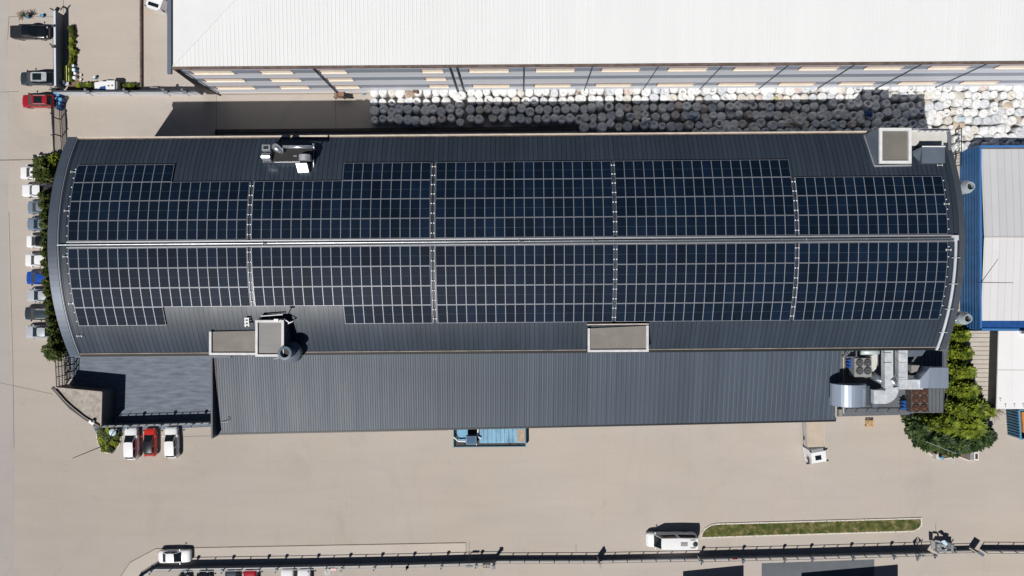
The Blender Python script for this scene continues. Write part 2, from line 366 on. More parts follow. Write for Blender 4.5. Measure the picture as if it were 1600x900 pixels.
# ============================================================ the arched hall
AL = .0078; RY = 4.37; RR = 25.5; ZC = 18.3 - RR
U0, U1 = -55.3, 52.2; VH = 13.2; PH = math.asin(VH / RR)
CA, SA = math.cos(AL), math.sin(AL)
def M(u, v, z): return Vector((u * CA - v * SA, RY + u * SA + v * CA, z))
def arc(s, lift=0.0):      # s metres along the arch from the ridge, + = north
    a = s / RR; return (RR + lift) * math.sin(a), ZC + (RR + lift) * math.cos(a)
def MS(u, s, lift=0.0):
    v, z = arc(s, lift); return M(u, v, z)
def roof_z(v): return ZC + math.sqrt(max(0, RR * RR - v * v))
SH = PH * RR               # half arch length
M_roof = sheet_mat('dark profiled roof sheet', (.031, .043, .061), (.012, .018, .026), .575, .07, .42, var=.20, tone=.20, ang=AL, spec=.28, stretch=(1.6, .12, 1))
hall = thing('arched_hall', 'long factory hall with a dark arched metal roof covered in solar panels', 'building', M((U0 + U1) / 2, 0, 0))
b = MB(); NS = 40
US = [U0, U0 + .9, U1 - .9, U1]
grid = [[MS(u, SH - 2 * SH * k / NS) for k in range(NS + 1)] for u in US]
vs_ = [p for row in grid for p in row]; n1 = NS + 1
b.add(vs_, [(r * n1 + k + 1, (r + 1) * n1 + k + 1, (r + 1) * n1 + k, r * n1 + k) for r in range(3) for k in range(NS)])
roof = b.obj('roof', M_roof, hall, smooth=True)
b = MB()     # standing seams
nr = int((U1 - U0 - 2) / .575)
u = math.ceil((U0 + 1) / .575) * .575
while u < U1 - 1:
    prev = None
    for k in range(0, NS + 1, 2):
        s = SH - 2 * SH * k / NS
        q = [MS(u, s, 0), MS(u, s, .022), MS(u + .03, s, .022), MS(u + .03, s, 0)]
        if prev: b.add(prev + q, [(0, 4, 5, 1), (1, 5, 6, 2), (2, 6, 7, 3)])
        prev = q
    u += .575
b.obj('seam', M_roof, hall)
# gable trims
M_trim = mat('gable flashing', (.085, .105, .14), .38, .25, var=.12, scale=.4)
for (ua, ub) in ((U0 - .25, U0 + .85), (U1 - .5, U1 + .22)):
    b = MB()
    for k in range(NS):
        s0 = SH + .25 - (2 * SH + .5) * k / NS; s1 = SH + .25 - (2 * SH + .5) * (k + 1) / NS
        b.add([MS(ua, s0, .16), MS(ub, s0, .16), MS(ub, s1, .16), MS(ua, s1, .16), MS(ua, s0, -.35), MS(ua, s1, -.35), MS(ub, s0, -.35), MS(ub, s1, -.35)],
              [(3, 2, 1, 0), (0, 4, 5, 3), (1, 2, 7, 6), (4, 6, 7, 5)])
    b.obj('gable_trim', M_trim if ua < 0 else M_slate, hall)
b = MB()
for k in range(NS):
    s0 = SH - (2 * SH) * k / NS; s1 = SH - (2 * SH) * (k + 1) / NS
    b.bar(MS(U0 + 1.0, s0, .19), MS(U0 + 1.0, s1, .19), .06, .05)
b.obj('trim_line', M_alub, hall)
# walls
ZE = ZC + RR * math.cos(PH)
b = MB()
b.quad(M(U0, -VH + .35, 0), M(U1, -VH + .35, 0), M(U1, -VH + .35, ZE - .1), M(U0, -VH + .35, ZE - .1))
b.quad(M(U1, VH - .35, 0), M(U0, VH - .35, 0), M(U0, VH - .35, ZE - .1), M(U1, VH - .35, ZE - .1))
for u, fl in ((U0 + .1, 0), (U1 - .1, 1)):
    n = 24; top = [M(u, -VH + .35 + (2 * VH - .7) * k / n, roof_z(-VH + .35 + (2 * VH - .7) * k / n) - .12) for k in range(n + 1)]
    pts = [M(u, -VH + .35, 0)] + top + [M(u, VH - .35, 0)]
    b.add(pts, [tuple(range(len(pts))) if not fl else tuple(reversed(range(len(pts))))])
b.obj('wall', M_slate2, hall)
# gutters
b = MB(); b.bar(M(U0 + .9, VH + .16, ZE - .02), M(44.3, VH + .16, ZE - .02), .20, .22); b.obj('gutter', M_beige, hall)
b = MB(); b.bar(M(U0 + .9, VH - .02, ZE + .08), M(44.3, VH - .02, ZE + .08), .10, .12); b.obj('gutter_lip', M_rust, hall)
b = MB(); b.bar(M(U0 + 1, -VH - .05, ZE - .03), M(U1 - .4, -VH - .05, ZE - .03), .09, .2); b.obj('gutter', mat('dull beige gutter lip', (.27, .235, .2), .7, var=.35, scale=.7), hall)
b = MB(); b.bar(M(U0 + 1, -VH - .26, ZE - .12), M(U1 - .4, -VH - .26, ZE - .12), .32, .14); b.obj('trough_and_shade_strip', M_black, hall)  # black bar draws the shadow gap along the south eave
# ridge: flashing, cable trunks, life line
b = MB(); b.bar(M(U0 + 2.2, .0, 18.36), M(U1 - 1.0, .0, 18.36), .74, .06); b.obj('ridge_cap', M_slate, hall)
b = MB(); b.bar(M(U0 + 2, .30, 18.46), M(U1 - 1.0, .30, 18.46), .16, .10); b.obj('cable_trunk', M_alu, hall)
b = MB(); b.bar(M(U0 + 2, -.36, 18.45), M(U1 - .8, -.36, 18.45), .10, .08); b.obj('cable_trunk', M_alu, hall)
b = MB(); b.tube([M(U0 + 1.0, -.02, 18.62), M(U1 - .7, -.02, 18.62)], .055, 8)
for i in range(22):
    uu = U0 + 2 + i * 4.95; b.box(M(uu, -.02, 18.5), (.08, .22, .24))
for uu in (-30.2, -.1, 8.6, 33.7): b.bar(M(uu, -.3, 18.6), M(uu, .25, 18.6), .06); b.bar(M(uu, .0, 18.66), M(uu + .6, -.1, 18.66), .09)
b.obj('safety_line', M_galv, hall)
b = MB()   # cable trunk down the east gable
n = 18
for k in range(n):
    b.bar(MS(U1 - .95, -.1 - (SH + .2) * k / n, .22), MS(U1 - .95, -.1 - (SH + .2) * (k + 1) / n, .22), .27, .16)
for k in (3, 7, 11, 15): b.bar(MS(U1 - 1.45, -SH * k / n, .34), MS(U1 - .45, -SH * k / n, .34), .07)
b.bar(M(U1 - 1.5, .15, 18.52), M(U1 - .7, .15, 18.52), .26); b.box(M(U1 - .95, .0, 18.6), (.5, .6, .2))
b.obj('cable_trunk', mat('bright cable trunk', (.50, .53, .57), .5, .1, var=.1), hall)
b = MB()   # anchor eyes along both gables
for uu in (U0 + 1.9, U1 - 1.8):
    for s in (-11.2, -7.0, -1.4, 4.0, 8.9):
        if uu > 0 and s < -2: continue
        b.bar(MS(uu - .28, s, .22), MS(uu + .28, s, .22), .04)
        for e in (-.28, .28): b.bar(MS(uu + e, s - .12, .24), MS(uu + e, s + .12, .24), .06)
b.obj('roof_anchor', M_white, hall)

# ------------------------------------------------------------ solar panels
PW, PL, PITU, PITS, S0 = 1.142, 2.325, 1.166, 2.352, .44
def panel_meshes():
    fb = MB(); w2, l2, fr, t = PW / 2, PL / 2, .025, .045
    o = [(-w2, -l2), (w2, -l2), (w2, l2), (-w2, l2)]; i_ = [(-w2 + fr, -l2 + fr * 1.2), (w2 - fr, -l2 + fr * 1.2), (w2 - fr, l2 - fr * 1.2), (-w2 + fr, l2 - fr * 1.2)]
    fb.add([(x, y, t) for x, y in o] + [(x, y, t) for x, y in i_] + [(x, y, 0) for x, y in o] + [(x, y, t - .012) for x, y in i_],
           [(0, 1, 5, 4), (1, 2, 6, 5), (2, 3, 7, 6), (3, 0, 4, 7), (8, 9, 1, 0), (9, 10, 2, 1), (10, 11, 3, 2), (11, 8, 0, 3), (4, 5, 13, 12), (5, 6, 14, 13), (6, 7, 15, 14), (7, 4, 12, 15), (11, 10, 9, 8)])
    gb = MB(); z = t - .008
    gb.quad(*[(x, y, z) for x, y in i_])
    return fb, gb
fbm, gbm = panel_meshes()
ME_F = fbm.mesh('panel_frame', M_alub); ME_G = gbm.mesh('cell_sheet', M_cell)
blocks = [(-53.1, 18), (-31.55, 18), (-9.92, 18), (11.42, 18), (32.85, 15)]
ORD = ['first', 'second', 'third', 'fourth', 'fifth', 'sixth', 'seventh', 'eighth', 'ninth', 'tenth', 'eleventh', 'twelfth', 'thirteenth', 'fourteenth', 'fifteenth', 'sixteenth', 'seventeenth', 'eighteenth', 'nineteenth']
TENS = {20: 'twent', 30: 'thirt', 40: 'fort', 50: 'fift', 60: 'sixt', 70: 'sevent', 80: 'eight'}
def ordw(n):
    if n <= 19: return ORD[n - 1]
    t = n // 10 * 10; return TENS[t] + ('ieth' if n == t else 'y-' + ORD[n - t - 1])
BL = ['leftmost', 'second', 'middle', 'fourth', 'rightmost']
def has(side, row, blk, i):
    if row < 3: return True
    if side > 0: return (blk == 0 and i < 10) or (blk == 1 and i >= 9) or blk in (2, 3)
    return (blk == 0 and i < 9) or (blk == 1 and i >= 9) or blk >= 2
slots = []
for side in (-1, 1):
    for row in range(4):
        for bk, (ub, n) in enumerate(blocks):
            for i in range(n):
                if has(side, row, bk, i): slots.append((side, row, bk, i, ub + (i + .5) * PITU))
slots.sort(key=lambda t: (t[1], abs(t[4])))
indiv = [t for t in slots if t[1] <= 1][:300]
rest = [t for t in slots if t not in set(indiv)]
def pose(side, row, u):
    s = side * (S0 + PITS * (row + .5)); p = MS(u, s, .16); a = -s / RR
    return p, a
for (side, row, bk, i, u) in indiv:
    p, a = pose(side, row, u)
    r = bpy.data.objects.new('solar_panel', None); col.objects.link(r); r.empty_display_size = .3
    r.location = p; r.rotation_euler = Euler((a, 0, AL), 'XYZ')
    nm = {(1, 0): 'row just above the ridge', (-1, 0): 'row just below the ridge', (1, 1): 'second row above the ridge', (-1, 1): 'second row below the ridge'}[(side, row)]
    tag(r, '%s solar panel from the left in the %s block, %s' % (ORD[i], BL[bk], nm), 'solar panel', 'solar panels on the arched roof')
    for nmx, me in (('frame', ME_F), ('cell_sheet', ME_G)):
        c = bpy.data.objects.new(nmx, me); col.objects.link(c); c.parent = r
b = MB(); q = 0
for (side, row, bk, i, u) in rest:
    p, a = pose(side, row, u); mx = Matrix.Translation(p) @ Euler((a, 0, AL), 'XYZ').to_matrix().to_4x4(); q += 1
    for src, mi in ((fbm, 0), (gbm, 1)):
        uvs = [[(x * .999 + .0005 + q % 37, y * .999 + .0005 + q // 37) for x, y in uv] for uv in src.uv]
        b.add([mx @ Vector(v) for v in src.v], src.f, mi, uvs)
tag(b.obj('solar_panels', [M_alub, M_cell]), 'outer rows of framed dark blue solar panels nearer the eaves of the arched roof', 'solar panels', kind='stuff')
# mounting rails and bright clamps in the gaps between the blocks
gaps = [(-32.1 + .28, 'first gap'), (-10.24, 'second gap'), (11.24, 'third gap'), (32.62, 'fourth gap')]
for (ug, nm) in gaps:
    for side in (1, -1):
        top = 3 if (ug < -20 or (ug > 30 and side > 0)) else 4
        rl = thing('mounting_rail', 'aluminium rail pair %s the ridge in the %s between solar blocks' % ('above' if side > 0 else 'below', nm), 'mounting rail', MS(ug, side * 4, 0), 0, 'mounting rails between the solar blocks')
        for e in (-.22, .22):
            b = MB()
            for k in range(12):
                sa = side * (S0 + top * PITS * k / 12); sb = side * (S0 + top * PITS * (k + 1) / 12)
                b.bar(MS(ug + e, sa, .13), MS(ug + e, sb, .13), .05)
            b.obj('rail', M_alub, rl)
        for row in range(top):
            for f in (.25, .75):
                s = side * (S0 + (row + f) * PITS)
                for e in (-.16, .16): b = MB(); b.box(MS(ug + e, s, .2), (.15, .12, .06)); b.obj('clamp', M_white, rl)
b = MB()
for row in range(4):
    for side in (1, -1):
        for f in (.25, .75):
            s = side * (S0 + (row + f) * PITS)
            b.box(MS(-53.22, s, .2), (.12, .1, .06))
            if not (row == 3 and side > 0): b.box(MS(32.85 + 15 * PITU + .1, s, .2), (.12, .1, .06))
b.obj('panel_clamp', M_white, hall)

# ------------------------------------------------------------ roof boxes on the hall
def roof_box(name, px, ztop, zbot, m_top, para, m_para, label, cat, ph=.22, pw=.32, m_side=None, extra=None):
    pts = [P(x, y, ztop) for x, y in px]; c = sum(pts, Vector()) / 4
    t = thing(name, label, cat, (c.x, c.y, ztop))
    b = MB(); b.prism(pts, zbot); b.obj('wall', m_side or M_slate, t)
    b = MB(); q = [p + (c - p).normalized() * .1 for p in pts]; b.prism([(p.x, p.y, ztop + .03) for p in q], ztop - .1); b.obj('roof', m_top, t)
    b = MB()
    for i in para:
        a, d = pts[i], pts[(i + 1) % 4]; dr = (d - a).normalized(); n = Vector((dr.y, -dr.x, 0))
        if (c - a).dot(n) < 0: n = -n
        e0 = 0 if (i - 1) % 4 not in para else 0; 
        b.bar(a + n * pw / 2 + Vector((0, 0, ph / 2 - .02)) , d + n * pw / 2 + Vector((0, 0, ph / 2 - .02)) - dr * (pw if (i + 1) % 4 in para else 0), pw, ph + .1)
    b.obj('parapet', m_para, t)
    return t
# corners order NW, SW, SE, NE -> edges 0:W 1:S 2:E 3:N
roof_box('flat_roof_box', [(328, 518), (328, 554.5), (401, 554.5), (401, 516.5)], 16.3, 13.5, M_taupe, (0, 1), M_rim2, 'low taupe roof box with white parapet left of the taller parapet box', 'roof box', pw=.28)
roof_box('stair_head', [(400, 500), (400, 557), (444.5, 557), (444.5, 500)], 17.9, 13.5, M_taupe2, (0, 1, 2, 3), M_rim2, 'taller grey felt roof box ringed by a white parapet beside the cyclone', 'roof box', pw=.28)
roof_box('flat_roof_box', [(918, 513), (918, 550), (1013, 549.5), (1013, 508.5)], 16.3, 13.5, M_taupe, (0, 1, 2), M_rim2, 'wide taupe roof box with white parapet below the middle solar blocks', 'roof box', pw=.28)
b = MB(); b.bar(P(917, 507, 16.6), P(1013, 506, 16.6), .12, .5); b.obj('upstand', M_beige, bpy.data.objects['flat_roof_box.001'])
tw = roof_box('lift_tower', [(1372.5, 200.5), (1372.5, 256), (1422.5, 256), (1422.5, 200.5)], 17.3, 12, mat('glossy taupe membrane', (.16, .15, .135), .45, var=.15, scale=.3), (0, 1, 2, 3), mat('pale rim', (.66, .66, .67), .5, var=.1, scale=1.5), 'square roof tower with brown grey top and thick white rim at the north edge', 'roof tower', pw=.34)
b = MB(); b.prism([P(1372, 200.5, 17.25), P(1372, 257, 17.25), P(1366, 259, 16.7), P(1350, 211, 14.7)], 13); b.obj('cheek', M_slate2, tw)
b = MB(); b.bar(P(1366, 259, 16.85), P(1350, 211, 14.9), .14, .1); b.bar(P(1366, 259.5, 16.85), P(1424, 258.5, 16.85), .2, .12); b.obj('edge_trim', M_alu, tw)
t = thing('service_platform', 'pale rooftop service platform with rail between the roof tower and the gate', 'platform', P(1453, 230, 15.6))
pts = [P(1424, 202.5, 15.6), P(1424, 258, 15.6), P(1484, 258, 15.6), P(1484, 203.5, 15.6)]
b = MB(); b.prism(pts, 12.5); b.obj('deck', M_offw, t)
b = MB()
b.bar(pts[0] + Vector((0, 0, .15)), pts[3] + Vector((0, 0, .15)), .22, .3)
b.bar(pts[1] + Vector((0, .1, .35)), pts[2] + Vector((0, .1, .35)), .22, .7)
b.obj('parapet', M_alu, t)
b = MB()
for i in range(6): b.box(P(1436 + i * 9, 204.5, 15.9), (.12, .25, .5))
b.bar(P(1440, 203.7, 16.2), P(1482, 203.7, 16.2), .09)
for dx in (0, 3.5):
    b.tube([P(1481 + dx * .6, 205, 16), P(1483 + dx * .6, 215, 16), P(1482 + dx * .6, 256, 16)], .12, 6)
b.obj('pipe', M_galv, t)
t2 = thing('air_intake_hood', 'blue grey sheet metal hood with tapered end standing on the pale service platform', 'vent hood', P(1459, 243, 15.6))
b = MB(); hb = [P(1440.5, 229, 17.2), P(1440.5, 255, 17.2), P(1476.5, 255, 17.2), P(1476.5, 229, 17.2)]; b.prism(hb, 15.6)
b.prism([P(1440, 230, 17.15), P(1426.5, 236, 16.2), P(1426.5, 243, 16.2), P(1439.5, 253, 16.9)], 15.65)
b.obj('casing', M_slate2, t2)
b = MB(); b.bar(hb[0] + Vector((0, 0, .02)), hb[3] + Vector((0, 0, .02)), .12, .14); b.obj('rim', M_white, t2)

# cyclone by the stair head
t = thing('cyclone_separator', 'blue grey dust cyclone with round stack beside the white parapet box', 'cyclone', P(463, 545, 13.5))
c0 = P(466, 546, 13.3)
b = MB(); b.lathe((c0.x, c0.y, 13.2), [(.5, 0), (.6, .2), (1.25, 2.2), (1.3, 3.0), (1.2, 3.15), (.75, 3.5)], 20); b.obj('cone', M_slate2, t, smooth=False)
b = MB(); b.lathe((c0.x + .1, c0.y + .1, 16.6), [(.72, 0), (.72, 1.7), (.82, 1.75), (.82, 1.95), (.52, 1.97), (.5, 1.3)], 20); b.obj('stack', mat('blue grey cyclone paint', (.07, .10, .14), .4, var=.15), t)
b = MB(); b.lathe((c0.x + .1, c0.y + .1, 18.0), [(.5, 0), (.5, .03)], 16); b.obj('opening', M_black, t)
b = MB(); d0 = P(456, 556, 14.5); b.lathe((d0.x + .3, d0.y, 13.0), [(.5, 0), (.7, .4), (.75, 2.2), (.35, 2.7)], 16); b.tube([(d0.x + .3, d0.y, 15.4), (c0.x - .4, c0.y + .1, 16.3)], .3, 10); b.obj('side_duct', M_slate2, t)
b = MB(); b.tube([P(445, 555, 17), P(446, 557, 15), P(428, 561, 15)], .07, 6); b.obj('pipe', M_galv, t)
b = MB(); e0 = P(444, 498, 17.2); b.tube([(e0.x, e0.y, 16.5), (e0.x, e0.y, 19.8)], .05, 6); b.box((e0.x, e0.y, 19.8), (.5, .25, .3)); b.bar((e0.x + .2, e0.y, 17.8), (e0.x + .9, e0.y - .5, 17.8), .1); b.bar((e0.x + .5, e0.y - .6, 17.4), (e0.x + 1.1, e0.y - .3, 17.4), .1)
tag(b.obj('antenna_mast', M_alu, None, org=(e0.x, e0.y, 16.5)), 'thin mast with small boxes at the upper right corner of the white parapet box', 'antenna mast')
b = MB(); f0 = P(422, 495, 17); b.bar(P(407, 494, 17.5), P(442, 491.5, 17.5), .12); b.bar(P(407, 494, 17.5), P(405, 499, 17.8), .12); b.obj('guard_rail', M_galv, bpy.data.objects['stair_head'])
b = MB()
for q in (498, 503, 508): b.bar(P(382, q, 17.15), P(389, q - .5, 17.15), .16, .14)
b.bar(P(383, 497, 17.15), P(383.5, 511, 17.15), .12, .1); b.bar(P(388, 496.5, 17.15), P(389, 510.5, 17.15), .12, .1)
tag(b.obj('roof_ladder', M_white, None, org=P(386, 504, 17)), 'short white roof ladder lying on the dark sheets above the low taupe box', 'ladder')

# ventilation plant on the north slope
zb = 16.6
t = thing('ventilation_plant', 'rooftop ventilation plant with silver ducts on the north slope of the arched roof', 'ventilation unit', P(450, 243, zb))
def curved(b, px0, px1, py0, py1, z0, rise, n=8, axis='Y'):
    """half-barrel sheet: arched across x, straight along y (or the other way round)"""
    vs = []; zt = z0 + rise
    A = P((px0 + px1) / 2, (py0 + py1) / 2, zt); hx = abs(px1 - px0) / 2 * (HC - zt) / FPX; hy = abs(py1 - py0) / 2 * (HC - zt) / FPX
    rows = []
    for k in range(n + 1):
        a = math.pi * (.12 + .76 * k / n); c = math.cos(a) / math.cos(math.pi * .12); s = (math.sin(a) - math.sin(.12 * math.pi)) / (1 - math.sin(.12 * math.pi))
        if axis == 'Y': rows.append([(A.x - c * hx, A.y - hy, z0 + rise * s), (A.x - c * hx, A.y + hy, z0 + rise * s)])
        else: rows.append([(A.x - hx, A.y - c * hy, z0 + rise * s), (A.x + hx, A.y - c * hy, z0 + rise * s)])
    vs = [p for r in rows for p in r]
    fs = [(2 * k, 2 * k + 2, 2 * k + 3, 2 * k + 1) for k in range(n)]
    m = len(vs)
    base = [rows[0][0], rows[-1][0], rows[-1][1], rows[0][1]]; bl = [(p[0], p[1], z0 - .6) for p in base]
    fs += [tuple(2 * k for k in range(n, -1, -1)), tuple(2 * k + 1 for k in range(n + 1))]
    b.add(vs, fs)
    b.prism([(p[0], p[1], z0) for p in base], z0 - .6)
b = MB(); curved(b, 408, 421, 236, 251.5, zb + .6, 1.0, axis='X'); b.prism([P(409, 226, zb + 1.5), P(409, 236, zb + 1.5), P(422, 236, zb + 1.5), P(422, 226, zb + 1.5)], zb); b.obj('fan_casing', M_galv, t)
b = MB(); b.box(P(415, 231, zb + 1.55), (.5, .35, .12)); b.obj('inlet', M_black, t)
b = MB(); b.tube([P(429, 229, zb + 1.2), P(433, 232, zb + 1.4), P(440, 236, zb + 1), P(445, 238, zb + .3)], [.42, .42, .34, .15], 10); b.obj('elbow', M_galv, t, smooth=True)
b = MB(); b.tube([P(442, 229.5, zb + .9), P(489, 230, zb + .9)], .2, 10); b.tube([P(489, 224, zb + .9), P(491, 233, zb + .9)], .10, 8); b.obj('duct', M_galv, t, smooth=True)
b = MB(); b.prism([P(449, 237, zb + .2), P(451, 234.5, zb + .2), P(470, 234.5, zb + .2), P(468, 239, zb + .2)], zb - .1); b.obj('catwalk', M_beige, t)
b = MB(); b.bar(P(431, 244, zb + .5), P(464, 244, zb + .5), .16); b.bar(P(411, 253.5, zb + .1), P(469, 254, zb + .1), .14, .3); b.bar(P(490, 224, zb), P(490, 262, zb), .12)
for xx in (424, 436, 452, 466, 482): b.box(P(xx, 244, zb - .3), (.14, .14, 1.4))
b.obj('frame', M_galv, t)
b = MB(); b.prism([P(422, 228, zb + .8), P(422, 252, zb + .8), P(470, 252, zb + .5), P(488, 246, zb + .4), P(488, 233, zb + .4)], zb - 1.2); b.obj('plinth', M_black, t)  # plinth coloured black for the shadow between the ducts
b = MB(); curved(b, 465.5, 483, 240.5, 250, zb + 1.1, .35); b.obj('hood', M_alu, t)
b = MB(); h0 = [P(462, 255.5, zb + 1.2), P(479, 255, zb + 1.2), P(482.5, 269, zb + .7), P(466, 270, zb + .7)]; b.prism(h0, zb + .1); b.obj('hood', M_alu, t)

# ============================================================ lean-to south of the hall
M_rib = sheet_mat('ribbed grey roof sheet', (.058, .075, .101), (.085, .108, .14), .64, .09, .48, var=.2, tone=.15, ang=-.015, spec=.26, stretch=(1.6, .14, 1))
lean = thing('side_building', 'low side building with a grey ribbed metal roof along the hall', 'building', P(820, 610, 0))
NWl, SWl = P(337.5, 545, 8.5), P(340, 677.5, 7.0); SEl = P(1306, 656.5, 7.0); NEl = P(1306, 545, 8.5)
NWl = Vector((SWl.x, P(0, 548, 8.5).y + .8, 8.5)); NEl = Vector((SEl.x, P(0, 543, 8.5).y + 1.0, 8.5))
b = MB(); b.add([NWl, SWl, SEl, NEl], [(0, 1, 2, 3)]); b.obj('roof', M_rib, lean)
b = MB(); nb = 258
for i in range(nb + 1):
    f = i / nb; a = NWl.lerp(NEl, f); c = SWl.lerp(SEl, f)
    zz = .045 if i % 2 == 0 else .025
    b.add([a + Vector((-.06, 0, .0)), a + Vector((-.025, 0, zz)), a + Vector((.025, 0, zz)), a + Vector((.06, 0, .0)), c + Vector((-.06, 0, .0)), c + Vector((-.025, 0, zz)), c + Vector((.025, 0, zz)), c + Vector((.06, 0, .0))],
          [(0, 4, 5, 1), (1, 5, 6, 2), (2, 6, 7, 3)])
b.obj('seam', M_rib, lean)
b = MB(); b.bar(SWl + Vector((0, -.08, -.03)), SEl + Vector((0, -.08, -.03)), .2, .16); b.obj('gutter', M_blackp, lean)
b = MB(); b.prism([(NWl.x, NWl.y, 6.9), (SWl.x, SWl.y + .25, 6.9), (SEl.x, SEl.y + .25, 6.9), (NEl.x, NEl.y, 6.9)], 0); b.obj('wall', M_slate2, lean)
# west parapet wall with level top
b = MB(); xw = SWl.x
b.add([(xw - .22, NWl.y, 0), (xw - .22, SWl.y - .3, 0), (xw - .22, SWl.y - .3, 8.5), (xw - .22, NWl.y, 8.55), (xw, NWl.y, 0), (xw, SWl.y - .3, 0), (xw, SWl.y - .3, 8.5), (xw, NWl.y, 8.55)],
      [(3, 2, 1, 0), (4, 5, 6, 7), (1, 2, 6, 5), (2, 3, 7, 6), (0, 4, 7, 3)])
b.obj('parapet', M_slate, lean)
b = MB(); b.bar((xw + .25, NWl.y - 1.0, 8.4), (xw + .25, SWl.y + .5, 7.06), .18, .08); b.obj('flashing', M_rust, lean)
b = MB(); b.tube([P(345, 660, 7.4), P(356, 659, 7.6), P(357, 655, 7.6), P(354, 653, 7.6)], .05, 6); b.obj('bracket', M_galv, lean)
# step flashing of the low part along the hall's eave over the court
b = MB(); b.bar(P(118, 555.5, 12), P(362, 555.5, 12), .5, .4); b.obj('canopy_trim', M_slate2, hall)
b = MB(); b.bar(P(361, 549, 12.6), P(361, 558, 12.6), .2, .3); b.obj('downpipe', M_slate, hall)

# east service roof
serv = thing('service_building', 'flat roofed service building carrying silver ducts and fan units', 'building', P(1395, 600, 0))
ZS = 7.4
pts = [(SEl.x + .01, NEl.y), (P(1306, 650, ZS).x + .01, P(0, 651, ZS).y), (P(1421, 0, ZS).x, P(0, 648, ZS).y), (P(1421, 0, ZS).x, P(0, 645, ZS).y), (P(1473, 0, ZS).x, P(0, 645, ZS).y), (P(1484, 0, ZS).x, NEl.y + .6)]
b = MB(); b.prism(pts, ZS - .25, z1=ZS); b.obj('roof', mat('service roof', (.10, .108, .12), .65, var=.12, scale=.5), serv)
b = MB(); b.prism([(x * .995, y * .995) for x, y in pts], 0, z1=ZS - .26); b.obj('wall', M_slate2, serv)
b = MB()
x = P(1433, 0, ZS).x
while x < P(1480, 0, ZS).x:
    b.bar((x, P(0, 644, ZS).y, ZS + .02), (x, P(0, 551, ZS).y, ZS + .02), .06, .05); x += .5
b.obj('rib', M_slate, serv)
b = MB()
ya = P(0, 645.5, ZS + .9).y; yb = P(0, 651, ZS).y + .1
b.bar((P(1318, 0, ZS).x, ya, ZS + .9), (P(1420, 0, ZS).x, ya, ZS + .9), .06)
b.bar((P(1318, 0, ZS).x, ya + .3, ZS + .45), (P(1420, 0, ZS).x, ya + .3, ZS + .45), .05)
for i in range(7):
    xx = P(1320 + i * 16.5, 0, ZS).x; b.bar((xx, ya, ZS), (xx, ya, ZS + .9), .07)
b.obj('railing', M_galv, serv)
b = MB(); b.bar(P(1306, 548, ZS + .05), P(1306, 652, ZS + .05), .12, .12); b.bar(P(1318, 551, ZS + .05), P(1318, 646, ZS + .05), .10, .1); b.obj('flashing', M_beige, serv)

def obj_duct(name, label, pts, w_, h_, m, cat='duct', n=None):
    b = MB()
    for a, c in zip(pts, pts[1:]): b.bar(a, c, w_, h_)
    o = b.obj(name, m, None, org=pts[0]); tag(o, label, cat); return o
M_duct = mat('duct sheet', (.60, .63, .67), .45, .3, var=.2, scale=1.2, bump=.4, bscale=2.5)
# straight ducts out of the hall wall
za = 10.3
t = thing('air_duct', 'left silver roof duct running from the hall wall into a round elbow', 'duct', P(1387, 570, za))
b = MB(); b.bar(P(1386.2, 545, za), P(1386.2, 606, za), 1.08, .9); b.obj('straight_section', M_duct, t)
b = MB()
for q in (551, 566.5): b.bar(P(1379.5, q, za + .46), P(1393, q, za + .46), .06, .05)
b.obj('flange', M_slate, t)
b = MB(); cx, cy = P(1378, 607, za).to_tuple()[:2]; n = 14; ro = 1.92; ri = .28   # flat elbow sweeping from south-bound to west-bound
vs = []
for k in range(n + 1):
    a = R(8) - math.pi / 2 * 1.08 * k / n
    for r_, z in ((ri, za - .42), (ro, za - .42), (ro, za + .42), (ri, za + .42)): vs.append((cx + r_ * math.cos(a), cy + r_ * math.sin(a), z))
b.add(vs, [f for k in range(n) for f in ((4 * k + 3, 4 * k + 2, 4 * k + 6, 4 * k + 7), (4 * k + 2, 4 * k + 1, 4 * k + 5, 4 * k + 6), (4 * k, 4 * k + 3, 4 * k + 7, 4 * k + 4), (4 * k + 1, 4 * k, 4 * k + 4, 4 * k + 5))])
b.obj('elbow', M_duct, t)
b = MB(); b.bar(P(1363, 619.5, za - .05), P(1379, 619.5, za - .05), 1.75, .8); b.obj('straight_section', M_duct, t)
b = MB(); b.box(P(1366, 628, za - .6), (.7, 1.4, .5)); b.obj('damper', M_slate2, t)
t = thing('exhaust_hood', 'large curved silver hood at the left end of the roof plant', 'vent hood', P(1336, 618, ZS))
b = MB(); curved(b, 1308.5, 1363, 602.5, 637, za - .9, 1.5, 14); b.obj('shell', mat('rolled aluminium', (.52, .60, .72), .30, .62, var=.07, scale=.8, stretch=(3, .2, 1)), t, smooth=False)
b = MB(); b.prism([P(1311, 603, za - 1.4), P(1311, 634, za - 1.4), P(1361, 634, za - 1.4), P(1361, 603, za - 1.4)], ZS); b.obj('base', M_slate, t)
t = thing('air_duct', 'right silver roof duct turning towards the slanted hood near the hedge', 'duct', P(1408, 570, za))
b = MB(); b.bar(P(1408, 545, za), P(1408, 599, za), 1.16, .9); b.obj('straight_section', M_duct, t)
b = MB(); b.bar(P(1402, 600, za + .04), P(1439, 600, za + .04), 1.25, .9); b.obj('straight_section', M_duct, t)
b = MB(); b.tube([P(1404, 602, za), P(1397, 599, za), P(1391, 590, za + .2)], .38, 10); b.obj('branch_pipe', M_galv, t, smooth=True)
b = MB()
for q in (552, 566.5, 590): b.bar(P(1400.8, q, za + .46), P(1415.2, q, za + .46), .06, .05)
for q in (1421, 1425.5, 1430): b.bar(P(q, 592.5, za + .46), P(q, 606.5, za + .46), .05, .05)
b.obj('flange', M_alu, t)
t = thing('exhaust_hood', 'slanted blue silver hood at the right edge of the roof plant', 'vent hood', P(1460, 590, ZS))
b = MB(); hz = za + .8
